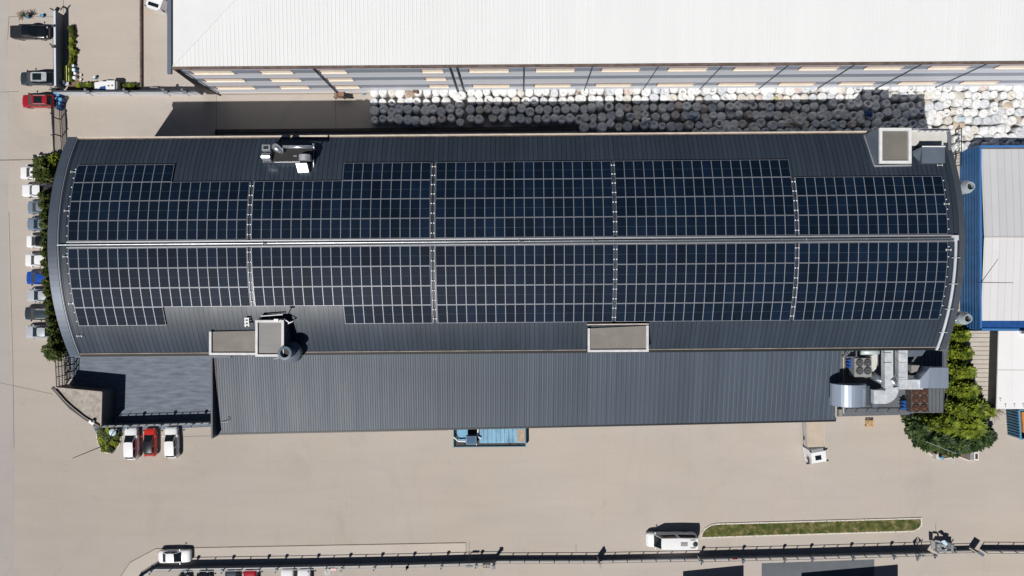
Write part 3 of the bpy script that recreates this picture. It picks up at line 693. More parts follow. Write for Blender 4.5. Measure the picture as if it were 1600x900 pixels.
top = [P(1438, 592, hz - .1), P(1438, 606.5, hz - .1), P(1450, 606.5, hz), P(1482, 606.5, hz - .5), P(1482, 574.5, hz - .5), P(1453, 574.5, hz)]
b.add(top + [(p.x, p.y, za - .9) for p in top], [(0, 1, 2, 5), (5, 2, 3, 4), (1, 0, 6, 7), (2, 1, 7, 8), (3, 2, 8, 9), (4, 3, 9, 10), (5, 4, 10, 11), (0, 5, 11, 6)])
b.obj('shell', MATS['rolled aluminium'], t)
b = MB(); b.prism([P(1456, 577, za - 1), P(1456, 603, za - 1), P(1478, 603, za - 1), P(1478, 577, za - 1)], ZS); b.obj('base', M_slate, t)
b = MB(); b.prism([P(1424, 571, za - .5), P(1437, 571, za - .5), P(1433, 580, za - .5), P(1424, 583, za - .5)], ZS); b.obj('side_box', M_taupe2, t)
def fan_unit(label, px, cols_, rows_, rpx, m_fan, m_case, zt):
    xs = [p[0] for p in px]; ys = [p[1] for p in px]
    t = thing('condenser_unit', label, 'cooling unit', P(sum(xs) / 4, sum(ys) / 4, ZS))
    b = MB(); b.prism([P(x, y, zt) for x, y in px], ZS + .35); b.obj('casing', m_case, t)
    b = MB()
    for (x, y) in ((xs[0], ys[0]), (xs[1], ys[1]), (xs[2], ys[2]), (xs[3], ys[3])): b.box(P(x, y, ZS + .17), (.12, .12, .36))
    b.obj('leg', m_case, t)
    for cx_ in cols_:
        for cy_ in rows_:
            r_ = rpx * (HC - zt) / FPX; p = P(cx_, cy_, zt)
            b = MB(); n = 18
            b.lathe((p.x, p.y, zt - .02), [(r_ * 1.0, 0), (r_ * 1.0, .22), (r_ * .9, .22), (r_ * .86, .06)], n)
            f = b.obj('fan', m_fan, t)
            b = MB()
            for q in range(5):
                a = q * 1.257; b.quad((p.x, p.y, zt + .09), (p.x + r_ * .8 * math.cos(a), p.y + r_ * .8 * math.sin(a), zt + .06), (p.x + r_ * .8 * math.cos(a + .7), p.y + r_ * .8 * math.sin(a + .7), zt + .12), (p.x + .05, p.y, zt + .10))
            b.lathe((p.x, p.y, zt + .10), [(r_ * .3, 0), (r_ * .26, .08), (.02, .1)], 10)
            g_ = MB(); b.obj('fan_blades', mat(m_fan.name + ' blade', tuple(min(1, c * 1.25) for c in ((.13, .06, .042) if m_fan is M_brown else (.08, .085, .09))), .45, .4, var=.3, scale=4), f)
            b = MB()
            for rr_ in (.45, .65, .85):
                n = 20; pts_ = [(p.x + r_ * rr_ * math.cos(2 * math.pi * k / n), p.y + r_ * rr_ * math.sin(2 * math.pi * k / n), zt + .24) for k in range(n + 1)]
                for a_, c_ in zip(pts_, pts_[1:]): b.bar(a_, c_, .02)
            b.obj('grille', M_galv if m_fan is not M_brown else M_brown, f)
    return t
M_grey = mat('unit casing grey', (.26, .26, .26), .55, .1, var=.15, scale=2)
fan_unit('grey condenser with four round fans under the hall eave', [(1335, 560), (1335, 589), (1362, 589), (1362, 560)], (1342.5, 1355), (567, 579.5), 5.6, mat('dark fan ring', (.08, .085, .09), .5, .2, var=.2), M_grey, 9.3)
fan_unit('brown rusty condenser with six round fans beside the hedge', [(1424, 608), (1424, 643), (1450, 643), (1450, 608)], (1430.5, 1443), (612.5, 624.5, 637.5), 6.0, M_brown, mat('rusty casing', (.09, .075, .07), .6, .1, var=.3, scale=2), 9.0)
for (px_, lb) in (([(1324, 560), (1324, 575), (1333, 574), (1333, 560)], 'blue pump set left of the grey four fan condenser'), ([(1409, 625), (1409, 640), (1422, 643), (1422, 627)], 'blue pump set left of the brown six fan condenser')):
    c = P(sum(p[0] for p in px_) / 4, sum(p[1] for p in px_) / 4, ZS); t = thing('pump_set', lb, 'pump', c)
    b = MB(); b.prism([P(x, y, ZS + .5) for x, y in px_], ZS); b.obj('base', M_blackp, t)
    for i in range(3):
        p = P(px_[0][0] + 5, px_[0][1] + 3 + i * 5, ZS + 1); b = MB(); b.lathe((p.x, p.y, ZS + .5), [(.22, 0), (.24, .5), (.12, .62)], 10); b.tube([(p.x, p.y, ZS + .8), (p.x - .5, p.y, ZS + .8)], .09, 6); b.obj('motor', mat('pump blue', (.015, .08, .30), .35, var=.2), t)
b = MB(); b.tube([P(1345, 549.5, 9), P(1372, 549.5, 9)], .42, 14)
b.box(P(1350, 549.5, 8.2), (.3, .6, 1)); b.box(P(1368, 549.5, 8.2), (.3, .6, 1)); tag(b.obj('pressure_tank', mat('pale green steel', (.5, .58, .58), .4, .2, var=.1), None, smooth=True, org=P(1358, 550, ZS)), 'pale horizontal cylindrical tank under the hall eave by the four fan unit', 'tank')
b = MB(); b.prism([P(1361.5, 556, 9.2), P(1371, 552, 9.2), P(1371, 566, 9.2), P(1369, 576, 9.2), P(1364, 581, 9.2), P(1361.5, 572, 9.2)], ZS); tag(b.obj('filter_box', M_offw, None, org=P(1366, 568, ZS)), 'off white angular filter box between the four fan unit and the left duct', 'filter box')
b = MB(); b.tube([P(1362, 586, 8.6), P(1376, 594, 9.2), P(1382, 597, 9.6)], [.55, .5, .42], 14); tag(b.obj('round_duct', M_galv, None, smooth=True, org=P(1370, 590, ZS)), 'short round silver duct slanting from the four fan unit to the left duct', 'duct')
b = MB(); b.bar(P(1320, 559, 9), P(1320, 553, 9), .1); b.bar(P(1320, 558, 9), P(1328, 548, 9), .12); b.bar(P(1328, 548, 9), P(1338, 547, 9), .12)
b.bar(P(1338, 547, 9), P(1338, 558, 9), .12); b.bar(P(1318, 558, 9), P(1340, 558, 9), .12)
for q in ((1320, 558), (1338, 558), (1328, 548)): b.box(P(q[0], q[1], 8.2), (.12, .12, 1.6))
tag(b.obj('pipe_frame', M_galv, None, org=P(1328, 553, ZS)), 'small galvanised frame above the blue pumps by the flashing strip', 'frame')
b = MB(); b.tube([P(1303, 622, 8), P(1312, 624, 8), P(1312, 630, 8), P(1303, 634, 8), P(1303, 622, 8)], .06, 6); b.box(P(1308, 628, 7.7), (.1, .1, .7))
tag(b.obj('roof_hatch_rail', M_galv, None, org=P(1308, 628, ZS)), 'little bent rail on the grey roof left of the large curved hood', 'rail')
b = MB(); b.prism([P(1415, 545, 8.1), P(1448, 545, 8.1), P(1441, 556, 8.1), P(1415, 558, 8.1)], ZS); tag(b.obj('cabinet', M_slate2, None, org=P(1430, 550, ZS)), 'low blue grey cabinet under the hall eave right of the ducts', 'cabinet')
b = MB(); b.prism([P(1311, 640, 8.0), P(1316, 640, 8.0), P(1316, 651, 8.0), P(1311, 651, 8.0)], ZS); tag(b.obj('cabinet', M_taupe2, None, org=P(1313, 645, ZS)), 'small taupe cabinet at the lower left corner of the plant roof', 'cabinet')

# ============================================================ white warehouse to the north
HW = 12.9
SW = P(270, 104, HW); SE_ = P(1720, 94, HW)
ware = thing('warehouse', 'large white roofed warehouse with banded grey facade along the top', 'building', P(820, 100, 0))
M_wroof = sheet_mat('white roof sheet', (.69, .70, .71), (.665, .675, .685), .47, .05, .5, var=.03, tone=.02, ang=0, spec=.3, stretch=(1, .3, 1))
M_wroof2 = mat('white roof plain', (.69, .70, .71), .5, var=.03, scale=.3)
D = 34.0; rise = 2.6
rw = Vector((SW.x + D, SW.y + D, HW + rise)); re = Vector((SE_.x - D, SE_.y + D, HW + rise)); NW = Vector((SW.x, SW.y + 2 * D, HW)); NE = Vector((SE_.x, SE_.y + 2 * D, HW))
for q_, m_ in (([SW, SE_, re, rw], M_wroof), ([NE, NW, rw, re], M_wroof), ([NW, SW, rw], M_wroof2), ([SE_, NE, re], M_wroof2)):
    b = MB(); b.add(q_, [tuple(range(len(q_)))]); b.obj('roof_slope', m_, ware)
b = MB(); nn = 230
for i in range(nn):
    f0 = SW.lerp(SE_, (i + .5) / nn); dd = min(D, f0.x - SW.x) 
    b.bar(f0 + Vector((0, 0, .02)), f0 + Vector((0, dd, rise * dd / D + .01)), .06, .02)
b.obj('seam', M_wroof2, ware)
b = MB(); b.bar(SW + Vector((0, 0, .05)), rw + Vector((0, 0, .03)), .08, .02); b.obj('hip_cap', M_wroof2, ware)
dW = (SE_ - SW).normalized(); nW = Vector((dW.y, -dW.x, 0))
b = MB(); b.bar(SW + nW * .2 + Vector((-.5, 0, -.08)), SE_ + nW * .2 + Vector((0, 0, -.08)), .34, .22); b.obj('gutter', M_rust, ware)
b = MB(); b.bar(SW + Vector((-.42, -.9, -.1)), NW + Vector((-.42, 0, -.1)), .5, .35); b.obj('parapet', mat('slate blue fascia', (.12, .145, .20), .45, var=.1), ware)
b = MB(); b.bar(SW + Vector((-.08, .2, .0)), NW + Vector((-.08, 0, .0)), .2, .1); b.obj('trough_and_shade_strip', M_black, ware)
M_wall = mat('pale grey cladding', (.66, .69, .75), .55, var=.05, scale=.3, stretch=(.2, 1, 3))
M_band = mat('grey window band', (.29, .32, .385), .5, var=.08, scale=.3, stretch=(.2, 1, 2))
b = MB(); b.prism([(SW.x, SW.y), (SE_.x, SE_.y), (NE.x, NE.y), (NW.x, NW.y)], 0, z1=HW - .05); b.obj('wall', M_wall, ware)
def WP(X, z, off):     # a point on the warehouse's south face
    q = SW + dW * ((X - SW.x) / dW.x) + nW * off; return Vector((q.x, q.y, z))
def face(b, x0, x1, z0, z1, off, t=.06):
    p0 = WP(x0, 0, 0); p1 = WP(x1, 0, 0)
    b.add([WP(x0, z0, off), WP(x1, z0, off), WP(x1, z1, off), WP(x0, z1, off), WP(x0, z0, 0), WP(x1, z0, 0), WP(x1, z1, 0), WP(x0, z1, 0)], [(0, 1, 2, 3), (3, 2, 6, 7), (4, 5, 1, 0), (1, 5, 6, 2), (4, 0, 3, 7)])
b = MB()
for z0, z1 in ((10.0, 11.5), (6.6, 8.0), (3.1, 4.45)): face(b, SW.x + .02, SE_.x, z0, z1, .05)
b.obj('wall_band', M_band, ware)
b = MB(); face(b, SW.x, SE_.x, 0, .8, .12); b.obj('plinth', M_walk, ware)
wins = []
for x0, x1, rows in ((-42.2, -37.0, (0, 1, 2)), (-33.4, -29.4, (0, 1, 2)), (-25.7, -22.4, (0, 1, 2)), (-12.6, -9.9, (0, 1, 2)), (-6.5, -1.4, (0, 2)), (2.1, 7.1, (0, 2)), (10.6, 15.5, (0, 2)), (19.2, 24.2, (0, 2)), (27.7, 32.9, (0, 2)), (36.2, 41.1, (0, 2)), (44.6, 49.4, (0, 2)), (52.9, 57.9, (0, 2)), (61.6, 66.6, (0, 2))):
    for r_ in rows: wins.append((x0, x1, r_))
M_blind = mat('cream window blind', (.88, .80, .68), .6, var=.08, scale=.8, stretch=(2, 1, 1)); M_wfr = mat('brown window frame', (.22, .10, .07), .6, var=.3, scale=3)
for x0, x1, r_ in wins:
    z0, z1 = ((10.15, 11.35), (6.75, 7.85), (3.2, 4.3))[r_]
    b = MB(); face(b, x0, x1, z0, z1, .10); w_ = b.obj('window', M_blind, ware)
    b = MB(); face(b, x0 - .05, x1 + .05, z1, z1 + .07, .12); face(b, x0 - .14, x0, z0, z1, .12)
    n = int((x1 - x0) / 1.1)
    b.obj('frame', M_wfr, w_)
    b = MB(); face(b, x0, x1, z0 - .06, z0 + .05, .25); b.obj('sill', mat('cream sill', (.66, .58, .50), .6, var=.06), w_)
b = MB()
for X in (-26.2, -8.9, -8.0, .5, 9.2, 17.6, 25.7, 34.1, 42.5, 51.0, 59.3):
    b = MB(); b.bar(WP(X, 0, .16), WP(X, HW - .2, .16), .08 if X > -5 else .16, .1); b.obj('downpipe', M_slate, ware)
b = MB()
b.add([WP(-43.6, 0, .02) + Vector((0, 0, 0)), WP(-43.6, HW - .1, .02), WP(-44.05, HW - .1, .02), WP(-45.2, 0, .02), WP(-43.6, 0, -.2), WP(-43.6, HW - .1, -.2), WP(-44.05, HW - .1, -.2), WP(-45.2, 0, -.2)],
      [(0, 3, 2, 1), (4, 5, 6, 7), (0, 1, 5, 4), (2, 3, 7, 6), (1, 2, 6, 5)])
b.obj('corner_shade_panel', M_blackp, ware)  # dark tapered panel stands in for the wing shadow at the corner
b = MB(); b.bar(WP(-43.3, 0, .2), WP(-43.5, HW - .3, .2), .14); b.obj('corner_pipe', M_black, ware)
# entrance box with steel stair
t = thing('entrance_stair', 'dark grated steel stair with brown landing at the warehouse foot', 'stair', P(538, 148, 0))
b = MB(); b.prism([P(524, 142, .9), P(524, 152.5, .9), P(537, 152.5, .9), P(537, 142, .9)], .7); b.obj('landing', mat('brown landing plate', (.22, .12, .08), .7, var=.2), t)
for i in range(6):
    b = MB(); x = 538 + i * 2.3; b.bar(P(x, 142.5, .85 - i * .13), P(x, 153, .85 - i * .13), .16, .04); b.obj('step', M_blackp, t)
b = MB(); b.bar(P(537, 142, .9), P(551.5, 142.5, .2), .08, .2); b.bar(P(537, 153, .9), P(551.5, 153.5, .2), .08, .2); b.bar(P(523, 141, 1.5), P(523, 153, 1.5), .06); b.bar(P(523, 153, 1.6), P(537, 153.5, 1.6), .06)
for q in ((523, 153), (537, 153), (523, 143)): b.box(P(q[0], q[1], .75), (.07, .07, 1.5))
b.obj('stringer', M_blackp, t)
t = thing('door_canopy', 'small beige canopy above the warehouse door near the steel stair', 'canopy', P(530, 140, 2.4))
b = MB(); b.prism([P(521, 131.5, 2.6), P(525, 139.5, 2.4), P(537, 139.5, 2.4), P(532, 131.5, 2.6)], 2.35); b.obj('roof', M_taupe2, t)

# ============================================================ blue shed and white sheds to the east
t = thing('blue_shed', 'blue walled industrial shed with pale grey sheet roof at the right edge', 'building', P(1570, 370, 0))
hb_ = 4.2
NWb, SWb, NEb, SEb = P(1530, 228, hb_), P(1530.5, 516, hb_), P(1900, 226, hb_), P(1900, 518, hb_)
b = MB(); b.prism([NWb, SWb, SEb, NEb], 0); b.obj('wall', M_blue, t)
b = MB()
y = SWb.y + .4
for zz in (.5, 1.1, 1.7, 2.3, 2.9, 3.5):
    b.bar((NWb.x - .04, SWb.y + .05, zz), (NWb.x - .04, NWb.y - .05, zz), .07, .14)
b.obj('wall_rib', M_blue, t)
b = MB(); b.bar(NWb + Vector((.08, -.3, .06)), SWb + Vector((.08, 0, .06)), .2, .3); b.bar(NWb + Vector((-.02, -.12, .06)), NEb + Vector((0, -.12, .06)), .3, .3); b.bar(SWb + Vector((-.02, .12, .06)), SEb + Vector((0, .12, .06)), .3, .3)
b.obj('parapet', mat('lit blue capping', (.05, .17, .42), .4, var=.06), t)
MP = sheet_mat('shade toned roof sheet', (.50, .51, .53), (.40, .41, .43), 1.0, .10, .5, var=.05, tone=.06, ang=0, spec=.3)  # north pitch: same roof in a greyer tone, its weaker sun painted in
b = MB(); x0 = P(1533, 0, 4.3).x; yr = P(0, 371, 4.9).y; yn = P(0, 233, 4.15).y; ys_ = P(0, 501, 4.15).y
b.add([(x0, yr, 4.9), (x0, yn, 4.25), (NEb.x, yn, 4.25), (NEb.x, yr, 4.9)], [(3, 2, 1, 0)])
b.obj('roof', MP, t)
b = MB(); b.add([(x0, yr, 4.9), (x0, ys_, 4.25), (NEb.x, ys_, 4.25), (NEb.x, yr, 4.9), (x0, ys_, 3.4), (NEb.x, ys_, 3.4)], [(0, 1, 2, 3), (1, 4, 5, 2)]); b.obj('roof', sheet_mat('sun toned roof sheet', (.62, .62, .63), (.5, .5, .52), 1.0, .08, .5, var=.05, tone=.05, spec=.3), t)  # south pitch: lighter copy of the sheet, sunlit look put into the colour
b = MB(); b.bar((x0, yr, 4.93), (NEb.x, yr, 4.93), .25, .06); b.obj('ridge_cap', M_offw, t)
b = MB(); b.bar((x0, yn + .12, 4.3), (NEb.x, yn + .12, 4.3), .14, .15); b.obj('flashing', M_rust, t)
b = MB(); b.prism([(x0, ys_ - .02), (NEb.x, ys_ - .02), (NEb.x, SWb.y + .3), (x0, SWb.y + .3)], 3.3, z1=hb_ + .004); b.obj('trough_and_shade_strip', M_dblue, t)  # deep blue strip paints the shadow in the recess behind the parapet
t = thing('slatted_canopy', 'beige slatted sheet canopy between the hedge and the white shed', 'canopy', P(1530, 580, 0))
hc = 2.6; q = [P(1500, 517, hc), P(1500, 636, hc), P(1554, 636, hc), P(1555, 517, hc)]
b = MB(); b.prism(q, hc - .15); b.obj('roof', mat('beige sheet', (.46, .42, .37), .7, var=.08, scale=.8), t)
b = MB(); n = 17
for i in range(n): yy = 521 + i * 6.9; b.bar(P(1501, yy, hc + .03), P(1554, yy, hc + .03), .07, .06)
b.obj('seam', mat('seam brown grey', (.30, .265, .235), .7), t)
b = MB()
for x, y in ((1503, 520), (1503, 630), (1551, 630), (1551, 520)): p = P(x, y, hc); b.box((p.x, p.y, hc / 2 - .08), (.15, .15, hc - .16))
b.obj('post', M_slate, t)
t = thing('white_shed', 'low white flat roofed shed below the blue shed', 'building', P(1620, 580, 0))
hs = 4.4; q = [P(1560.5, 517, hs), P(1557, 639, hs), P(1800, 640, hs), P(1800, 517, hs)]
b = MB(); b.prism(q, 0); b.obj('wall', M_blackp, t)
b = MB(); b.prism([P(1560.5, 517, hs + .06), P(1557, 639, hs + .06), P(1800, 640, hs + .06), P(1800, 517, hs + .06)], hs - .1); b.obj('roof', sheet_mat('white membrane', (.74, .74, .75), (.62, .62, .63), 2.0, .05, .5, var=.06, tone=.03, spec=.3), t)
b = MB()
for x, y in ((1570, 631), (1584, 631), (1598, 631), (1562, 622)): b.bar(P(x, y, hs + .1), P(x + 1, y + 5, hs + .1), .07); b.bar(P(x, y, hs + .1), P(x + 2.5, y + .5, hs + .1), .07)
b.box(P(1601, 519, hs + .3), (1.2, .4, .4)); b.obj('roof_bracket', M_galv, t)
b = MB(); b.bar(P(1559, 578, hs + .07), P(1800, 580, hs + .07), .05, .02); b.obj('roof_joint', M_taupe2, t)
# open container with orange timber
t = thing('open_container', 'blue ribbed open top container holding orange timber at the right edge', 'container', P(1600, 665, 0))
hh = 2.4; c1 = [P(1592, 641, hh), P(1595, 686, hh), P(1650, 686, hh), P(1650, 641, hh)]
b = MB()
for a_, d_ in zip(c1, c1[1:] + c1[:1]): b.add([a_, d_, (d_.x, d_.y, 0), (a_.x, a_.y, 0)], [(0, 1, 2, 3)])
ww = mat('container blue', (.05, .15, .24), .5, var=.25, scale=1.5)
p0, p1 = c1[0], c1[1]
for i in range(10):
    q_ = p0.lerp(p1, (i + .5) / 10); b.box((q_.x - .1, q_.y, hh / 2), (.2, .2, hh - .1))
b.obj('side_wall', ww, t)
b = MB()
for a_, d_ in zip(c1, c1[1:] + c1[:1]): b.bar(a_, d_, .16, .16)
b.obj('top_rail', mat('container rail blue', (.10, .30, .46), .45, var=.2), t)
b = MB(); b.prism([P(1597, 644, 1.7), P(1599, 676, 1.7), P(1648, 676, 1.7), P(1648, 644, 1.7)], .2); b.obj('load', M_orange, t)

# two canopies just south of the picture whose shadows reach into it
for (xa, xb, ya_, yb_, lb) in ((1053, 1147, 914.5, 905, 'parking canopy south of the fence throwing a slanted shadow, left one'), (1238, 1388, 917, 904, 'parking canopy south of the fence throwing a slanted shadow, right one')):
    t = thing('parking_canopy', lb, 'canopy', P((xa + xb) / 2, 940, 0))
    def G(x, y, z): p = P(x, y, 0); return Vector((p.x, p.y, z))
    b = MB(); b.prism([G(xa, ya_, 3.7), G(xb, yb_, 3.7), G(xb, 960, 3.7), G(xa, 960, 3.7)], 3.5); b.obj('roof', M_slate2, t)
    b = MB()
    for x in (xa + 3, xb - 3):
        for y in (930, 955): p = G(x, y, 0); b.box((p.x, p.y, 1.75), (.15, .15, 3.5))
    b.obj('post', M_slate, t)
# ============================================================ vehicles
PAINT = {
 'white': mat('car white', (.74, .745, .76), .28, var=.02, coat=.6), 'silver': mat('car silver', (.52, .55, .59), .28, .3, var=.03, coat=.5),
 'sky': mat('car silver blue', (.25, .31, .39), .28, .4, var=.03, coat=.5), 'blue': mat('car blue', (.012, .07, .36), .28, .1, var=.03, coat=.6),
 'grey': mat('car dark grey', (.045, .06, .078), .3, .4, var=.03, coat=.6), 'black': mat('car black', (.008, .010, .014), .22, .1, var=.03, coat=.7),
 'red': mat('car red', (.34, .012, .022), .28, .1, var=.03, coat=.6), 'brightred': mat('car bright red', (.50, .025, .015), .28, var=.03, coat=.6),
}
M_tyre = mat('tyre rubber', (.018, .018, .019), .85, var=.2); M_rim = mat('wheel rim', (.4, .41, .43), .35, .7)
M_lamp = mat('lamp glass', (.75, .78, .82), .1, var=.05, coat=.5); M_tail = mat('tail lamp red', (.35, .01, .01), .2, coat=.5)
M_trimb = mat('black plastic trim', (.015, .016, .018), .6)
def lerp(a, b, t): return a + (b - a) * t
def interp(tab, x):
    if x <= tab[0][0]: return tab[0][1]
    for (x0, y0), (x1, y1) in zip(tab, tab[1:]):
        if x <= x1: return y0 + (y1 - y0) * (x - x0) / (x1 - x0)
    return tab[-1][1]
KINDS = {  # deck height profile (x/L -> z), cowl, windscreen top, roof rear, rear glass base
 'suv': dict(top=[(-.5, .85), (-.47, 1.0), (-.3, 1.04), (.2, 1.04), (.24, 1.0), (.4, .93), (.47, .82), (.5, .62)], cowl=.265, ws=.065, rr=-.37, rb=-.475, H=1.66, gw=.90, rw=.73),
 'hatch': dict(top=[(-.5, .8), (-.46, .95), (-.3, .99), (.2, .98), (.26, .95), (.42, .84), (.48, .74), (.5, .58)], cowl=.275, ws=.06, rr=-.33, rb=-.455, H=1.5, gw=.90, rw=.70),
 'sedan': dict(top=[(-.5, .78), (-.47, .93), (-.34, .98), (0, .97), (.18, .96), (.24, .93), (.42, .82), (.48, .72), (.5, .55)], cowl=.24, ws=.03, rr=-.20, rb=-.365, H=1.43, gw=.89, rw=.69),
 'van': dict(top=[(-.5, .95), (-.49, 1.1), (.3, 1.12), (.37, 1.1), (.46, .95), (.5, .65)], cowl=.355, ws=.235, rr=-.475, rb=-.493, H=2.35, gw=.95, rw=.80),
 'pickup': dict(top=[(-.5, .95), (-.49, 1.08), (-.02, 1.10), (.2, 1.08), (.25, 1.06), (.42, .99), (.48, .86), (.5, .66)], cowl=.245, ws=.085, rr=-.10, rb=-.13, H=1.76, gw=.88, rw=.74),
}
WHEEL = MB()
def _wheel():
    b = MB(); r, w_ = .34, .11; n = 16; vs = []
    for y, rr in ((-w_, r * .93), (-w_ * .7, r), (w_ * .7, r), (w_, r * .93)):
        for i in range(n): a = 2 * math.pi * i / n; vs.append((rr * math.cos(a), y, rr * math.sin(a)))
    b.add(vs, [(k * n + (i + 1) % n, k * n + i, (k + 1) * n + i, (k + 1) * n + (i + 1) % n) for k in range(3) for i in range(n)] + [tuple(range(n)), tuple(reversed(range(3 * n, 4 * n)))])
    t = b.mesh('tyre', M_tyre)
    b = MB(); vs = []
    for y in (-w_ - .005, w_ + .005):
        for i in range(n): a = 2 * math.pi * i / n; vs.append((r * .6 * math.cos(a), y, r * .6 * math.sin(a)))
    b.add(vs, [tuple(range(n)), tuple(reversed(range(n, 2 * n)))] + [((i + 1) % n, i, n + i, n + (i + 1) % n) for i in range(n)])
    return t, b.mesh('rim', M_rim)
ME_T, ME_R = _wheel()
def child(name, me, parent, loc=(0, 0, 0)):
    o = bpy.data.objects.new(name, me); col.objects.link(o); o.parent = parent; o.location = loc; return o
def car(px, py, head, L, kind, paint, label, cat='car', roofp=None, W=1.84, H=None, sunroof=False, rails=False, zc=.8, group=None, extra=None, name='parked_car'):
    K = KINDS[kind]; H = H or K['H']; p = P(px, py, zc)
    t = thing(name, label, cat, (p.x, p.y, 0.008), R(head), group)
    pm = PAINT[paint]; w2 = W / 2
    # body shell
    b = MB(); xs = [-.5, -.492, -.475, -.44, -.38, -.30, -.15, 0, .15, .22, .30, .38, .43, .465, .488, .5]
    if kind == 'van': xs[-6:] = [.36, .41, .45, .475, .49, .5]
    secs = []
    for xf in xs:
        e = abs(xf) * 2; wf = 1 - .30 * max(0, (e - .86) / .14) ** 2.2 * (1.0 if xf > 0 else .55) - .03 * max(0, e - .5)
        z = interp(K['top'], xf); w_ = w2 * wf; zl = .24 + (.12 if e > .985 else 0); zt = z
        s = [(-w_ * .95, zl), (-w_, .42), (-w_ * 1.0, zt * .62 + .1), (-w_ * .975, zt * .9), (-w_ * .90, zt * .985), (-w_ * .62, zt + .015), (-w_ * .3, zt + .03)]
        s = s + [(0, zt + .035)] + [(-y, z_) for y, z_ in reversed(s)]
        secs.append([(xf * L, y, z_) for y, z_ in s])
    m = len(secs[0]); vs = [q for s in secs for q in s]
    fs = [(k * m + i, k * m + i + 1, (k + 1) * m + i + 1, (k + 1) * m + i) for k in range(len(secs) - 1) for i in range(m - 1)]
    fs = [tuple(reversed(f)) for f in fs]
    fs += [tuple(range(m)), tuple(reversed(range((len(secs) - 1) * m, len(secs) * m)))]
    fs += [(k * m, (k + 1) * m, (k + 1) * m + m - 1, k * m + m - 1) for k in range(len(secs) - 1)]
    b.add(vs, fs)
    # greenhouse posts (body colour) as a slightly smaller solid
    zb = interp(K['top'], 0) - .03
    def ring(f):   # f 0 bottom .. 1 top -> front x, rear x, half widths
        return (lerp(K['cowl'], K['ws'], f) * L, lerp(K['rb'], K['rr'], f) * L, w2 * lerp(K['gw'], K['rw'], f), lerp(zb, H - .05, f))
    lo, hi = ring(0), ring(1)
    def corners(r, fr=.9): # front narrower
        xf, xr, w_, z = r; return [(xr, -w_ * .95, z), (xf, -w_ * fr, z), (xf, w_ * fr, z), (xr, w_ * .95, z)]
    cl, ch = corners(lo), corners(hi, .94)
    # mid side points to bow the sides
    def bow(c, r): xm = (r[0] + r[1]) / 2; return [c[0], (xm, -r[2], r[3]), c[1], c[2], (xm, r[2], r[3]), c[3]]
    bl, bh = bow(cl, lo), bow(ch, hi)
    b.add(bl + bh, [(i, (i + 1) % 6, 6 + (i + 1) % 6, 6 + i) for i in range(6)])
    body = child('body', b.mesh('body', pm, smooth=False), t)
    for pl in body.data.polygons: pl.use_smooth = len(pl.vertices) == 4 and pl.index < (len(secs) - 1) * (m - 1)
    # roof: crowned
    b = MB(); nx, ny = 5, 5; rv = []
    for i in range(nx):
        f = i / (nx - 1)
        for j_ in range(ny):
            g_ = j_ / (ny - 1) * 2 - 1
            x = lerp(hi[1], hi[0], f); ww_ = hi[2] * lerp(lerp(.95, 1.0, min(1, f * 2)), .94, max(0, f * 2 - 1))
            x += (-.06 if i == 0 else .07 if i == nx - 1 else 0) * (1 - g_ * g_) 
            rv.append((x, g_ * ww_, H - .05 + .05 * (1 - g_ ** 2) * (1 if 0 < i < nx - 1 else .35) + (.012 if 0 < i < nx - 1 else 0)))
    b.add(rv, [(i * ny + j_, (i + 1) * ny + j_, (i + 1) * ny + j_ + 1, i * ny + j_ + 1) for i in range(nx - 1) for j_ in range(ny - 1)])
    child('roof', b.mesh('roof', PAINT[roofp] if roofp else pm, smooth=True), t)
    def pane(name, A, B, C_, D_, u0, u1, v0, v1, off=.012):
        A, B, C_, D_ = map(Vector, (A, B, C_, D_)); n = (B - A).cross(D_ - A).normalized()
        def at(u, v): return (A.lerp(B, u)).lerp(D_.lerp(C_, u), v) + n * off
        q = MB(); q.quad(at(u0, v0), at(u1, v0), at(u1, v1), at(u0, v1)); child(name, q.mesh(name, M_glass), t)
    pane('windscreen', cl[1], cl[2], ch[2], ch[1], .03, .97, .02, .97)
    if kind != 'van': pane('rear_window', cl[3], cl[0], ch[0], ch[3], .06, .94, .18, .93)
    for (a_, b_, c_, d_) in ((bl[0], bl[1], bh[1], bh[0]), (bl[1], bl[2], bh[2], bh[1]), (bl[3], bl[4], bh[4], bh[3]), (bl[4], bl[5], bh[5], bh[4])):
        pane('side_window', a_, b_, c_, d_, .07, .93, .22, .9)
    # mirrors, lamps, wheels
    for s in (-1, 1):
        q = MB(); q.box((K['cowl'] * L - .18, s * (w2 + .08), zb + .1), (.14, .22, .15)); child('mirror', q.mesh('mirror', pm if kind != 'pickup' else M_trimb), t)
        q = MB(); zz = interp(K['top'], .455) ; x0, x1 = (.445 if kind != 'van' else .44) * L, .487 * L
        q.add([(x0, s * w2 * .62, zz + .03), (x1, s * w2 * .55, zz - .07), (x1 - .02, s * w2 * .83, zz - .10), (x0 - .06, s * w2 * .88, zz - .0)], [(0, 1, 2, 3) if s < 0 else (3, 2, 1, 0)])
        q.add([(v[0], v[1], v[2] + .004) for v in q.v[:4]], [(3, 2, 1, 0) if s < 0 else (0, 1, 2, 3)])
        child('headlight', q.mesh('headlight', M_lamp), t)
        q = MB(); q.box((-.494 * L, s * w2 * .74, .84), (.05, .26, .16)); child('tail_light', q.mesh('tail_light', M_tail), t)
    for xw in (-.29 * L, .31 * L):
        for s in (-1, 1):
            wh = child('wheel', None, t, (xw, s * (w2 - .10), .34)); child('tyre', ME_T, wh); child('rim', ME_R, wh)
    q = MB(); q.box((.492 * L, 0, .42), (.06, W * .74, .16)); child('bumper', q.mesh('bumper', M_trimb), t)
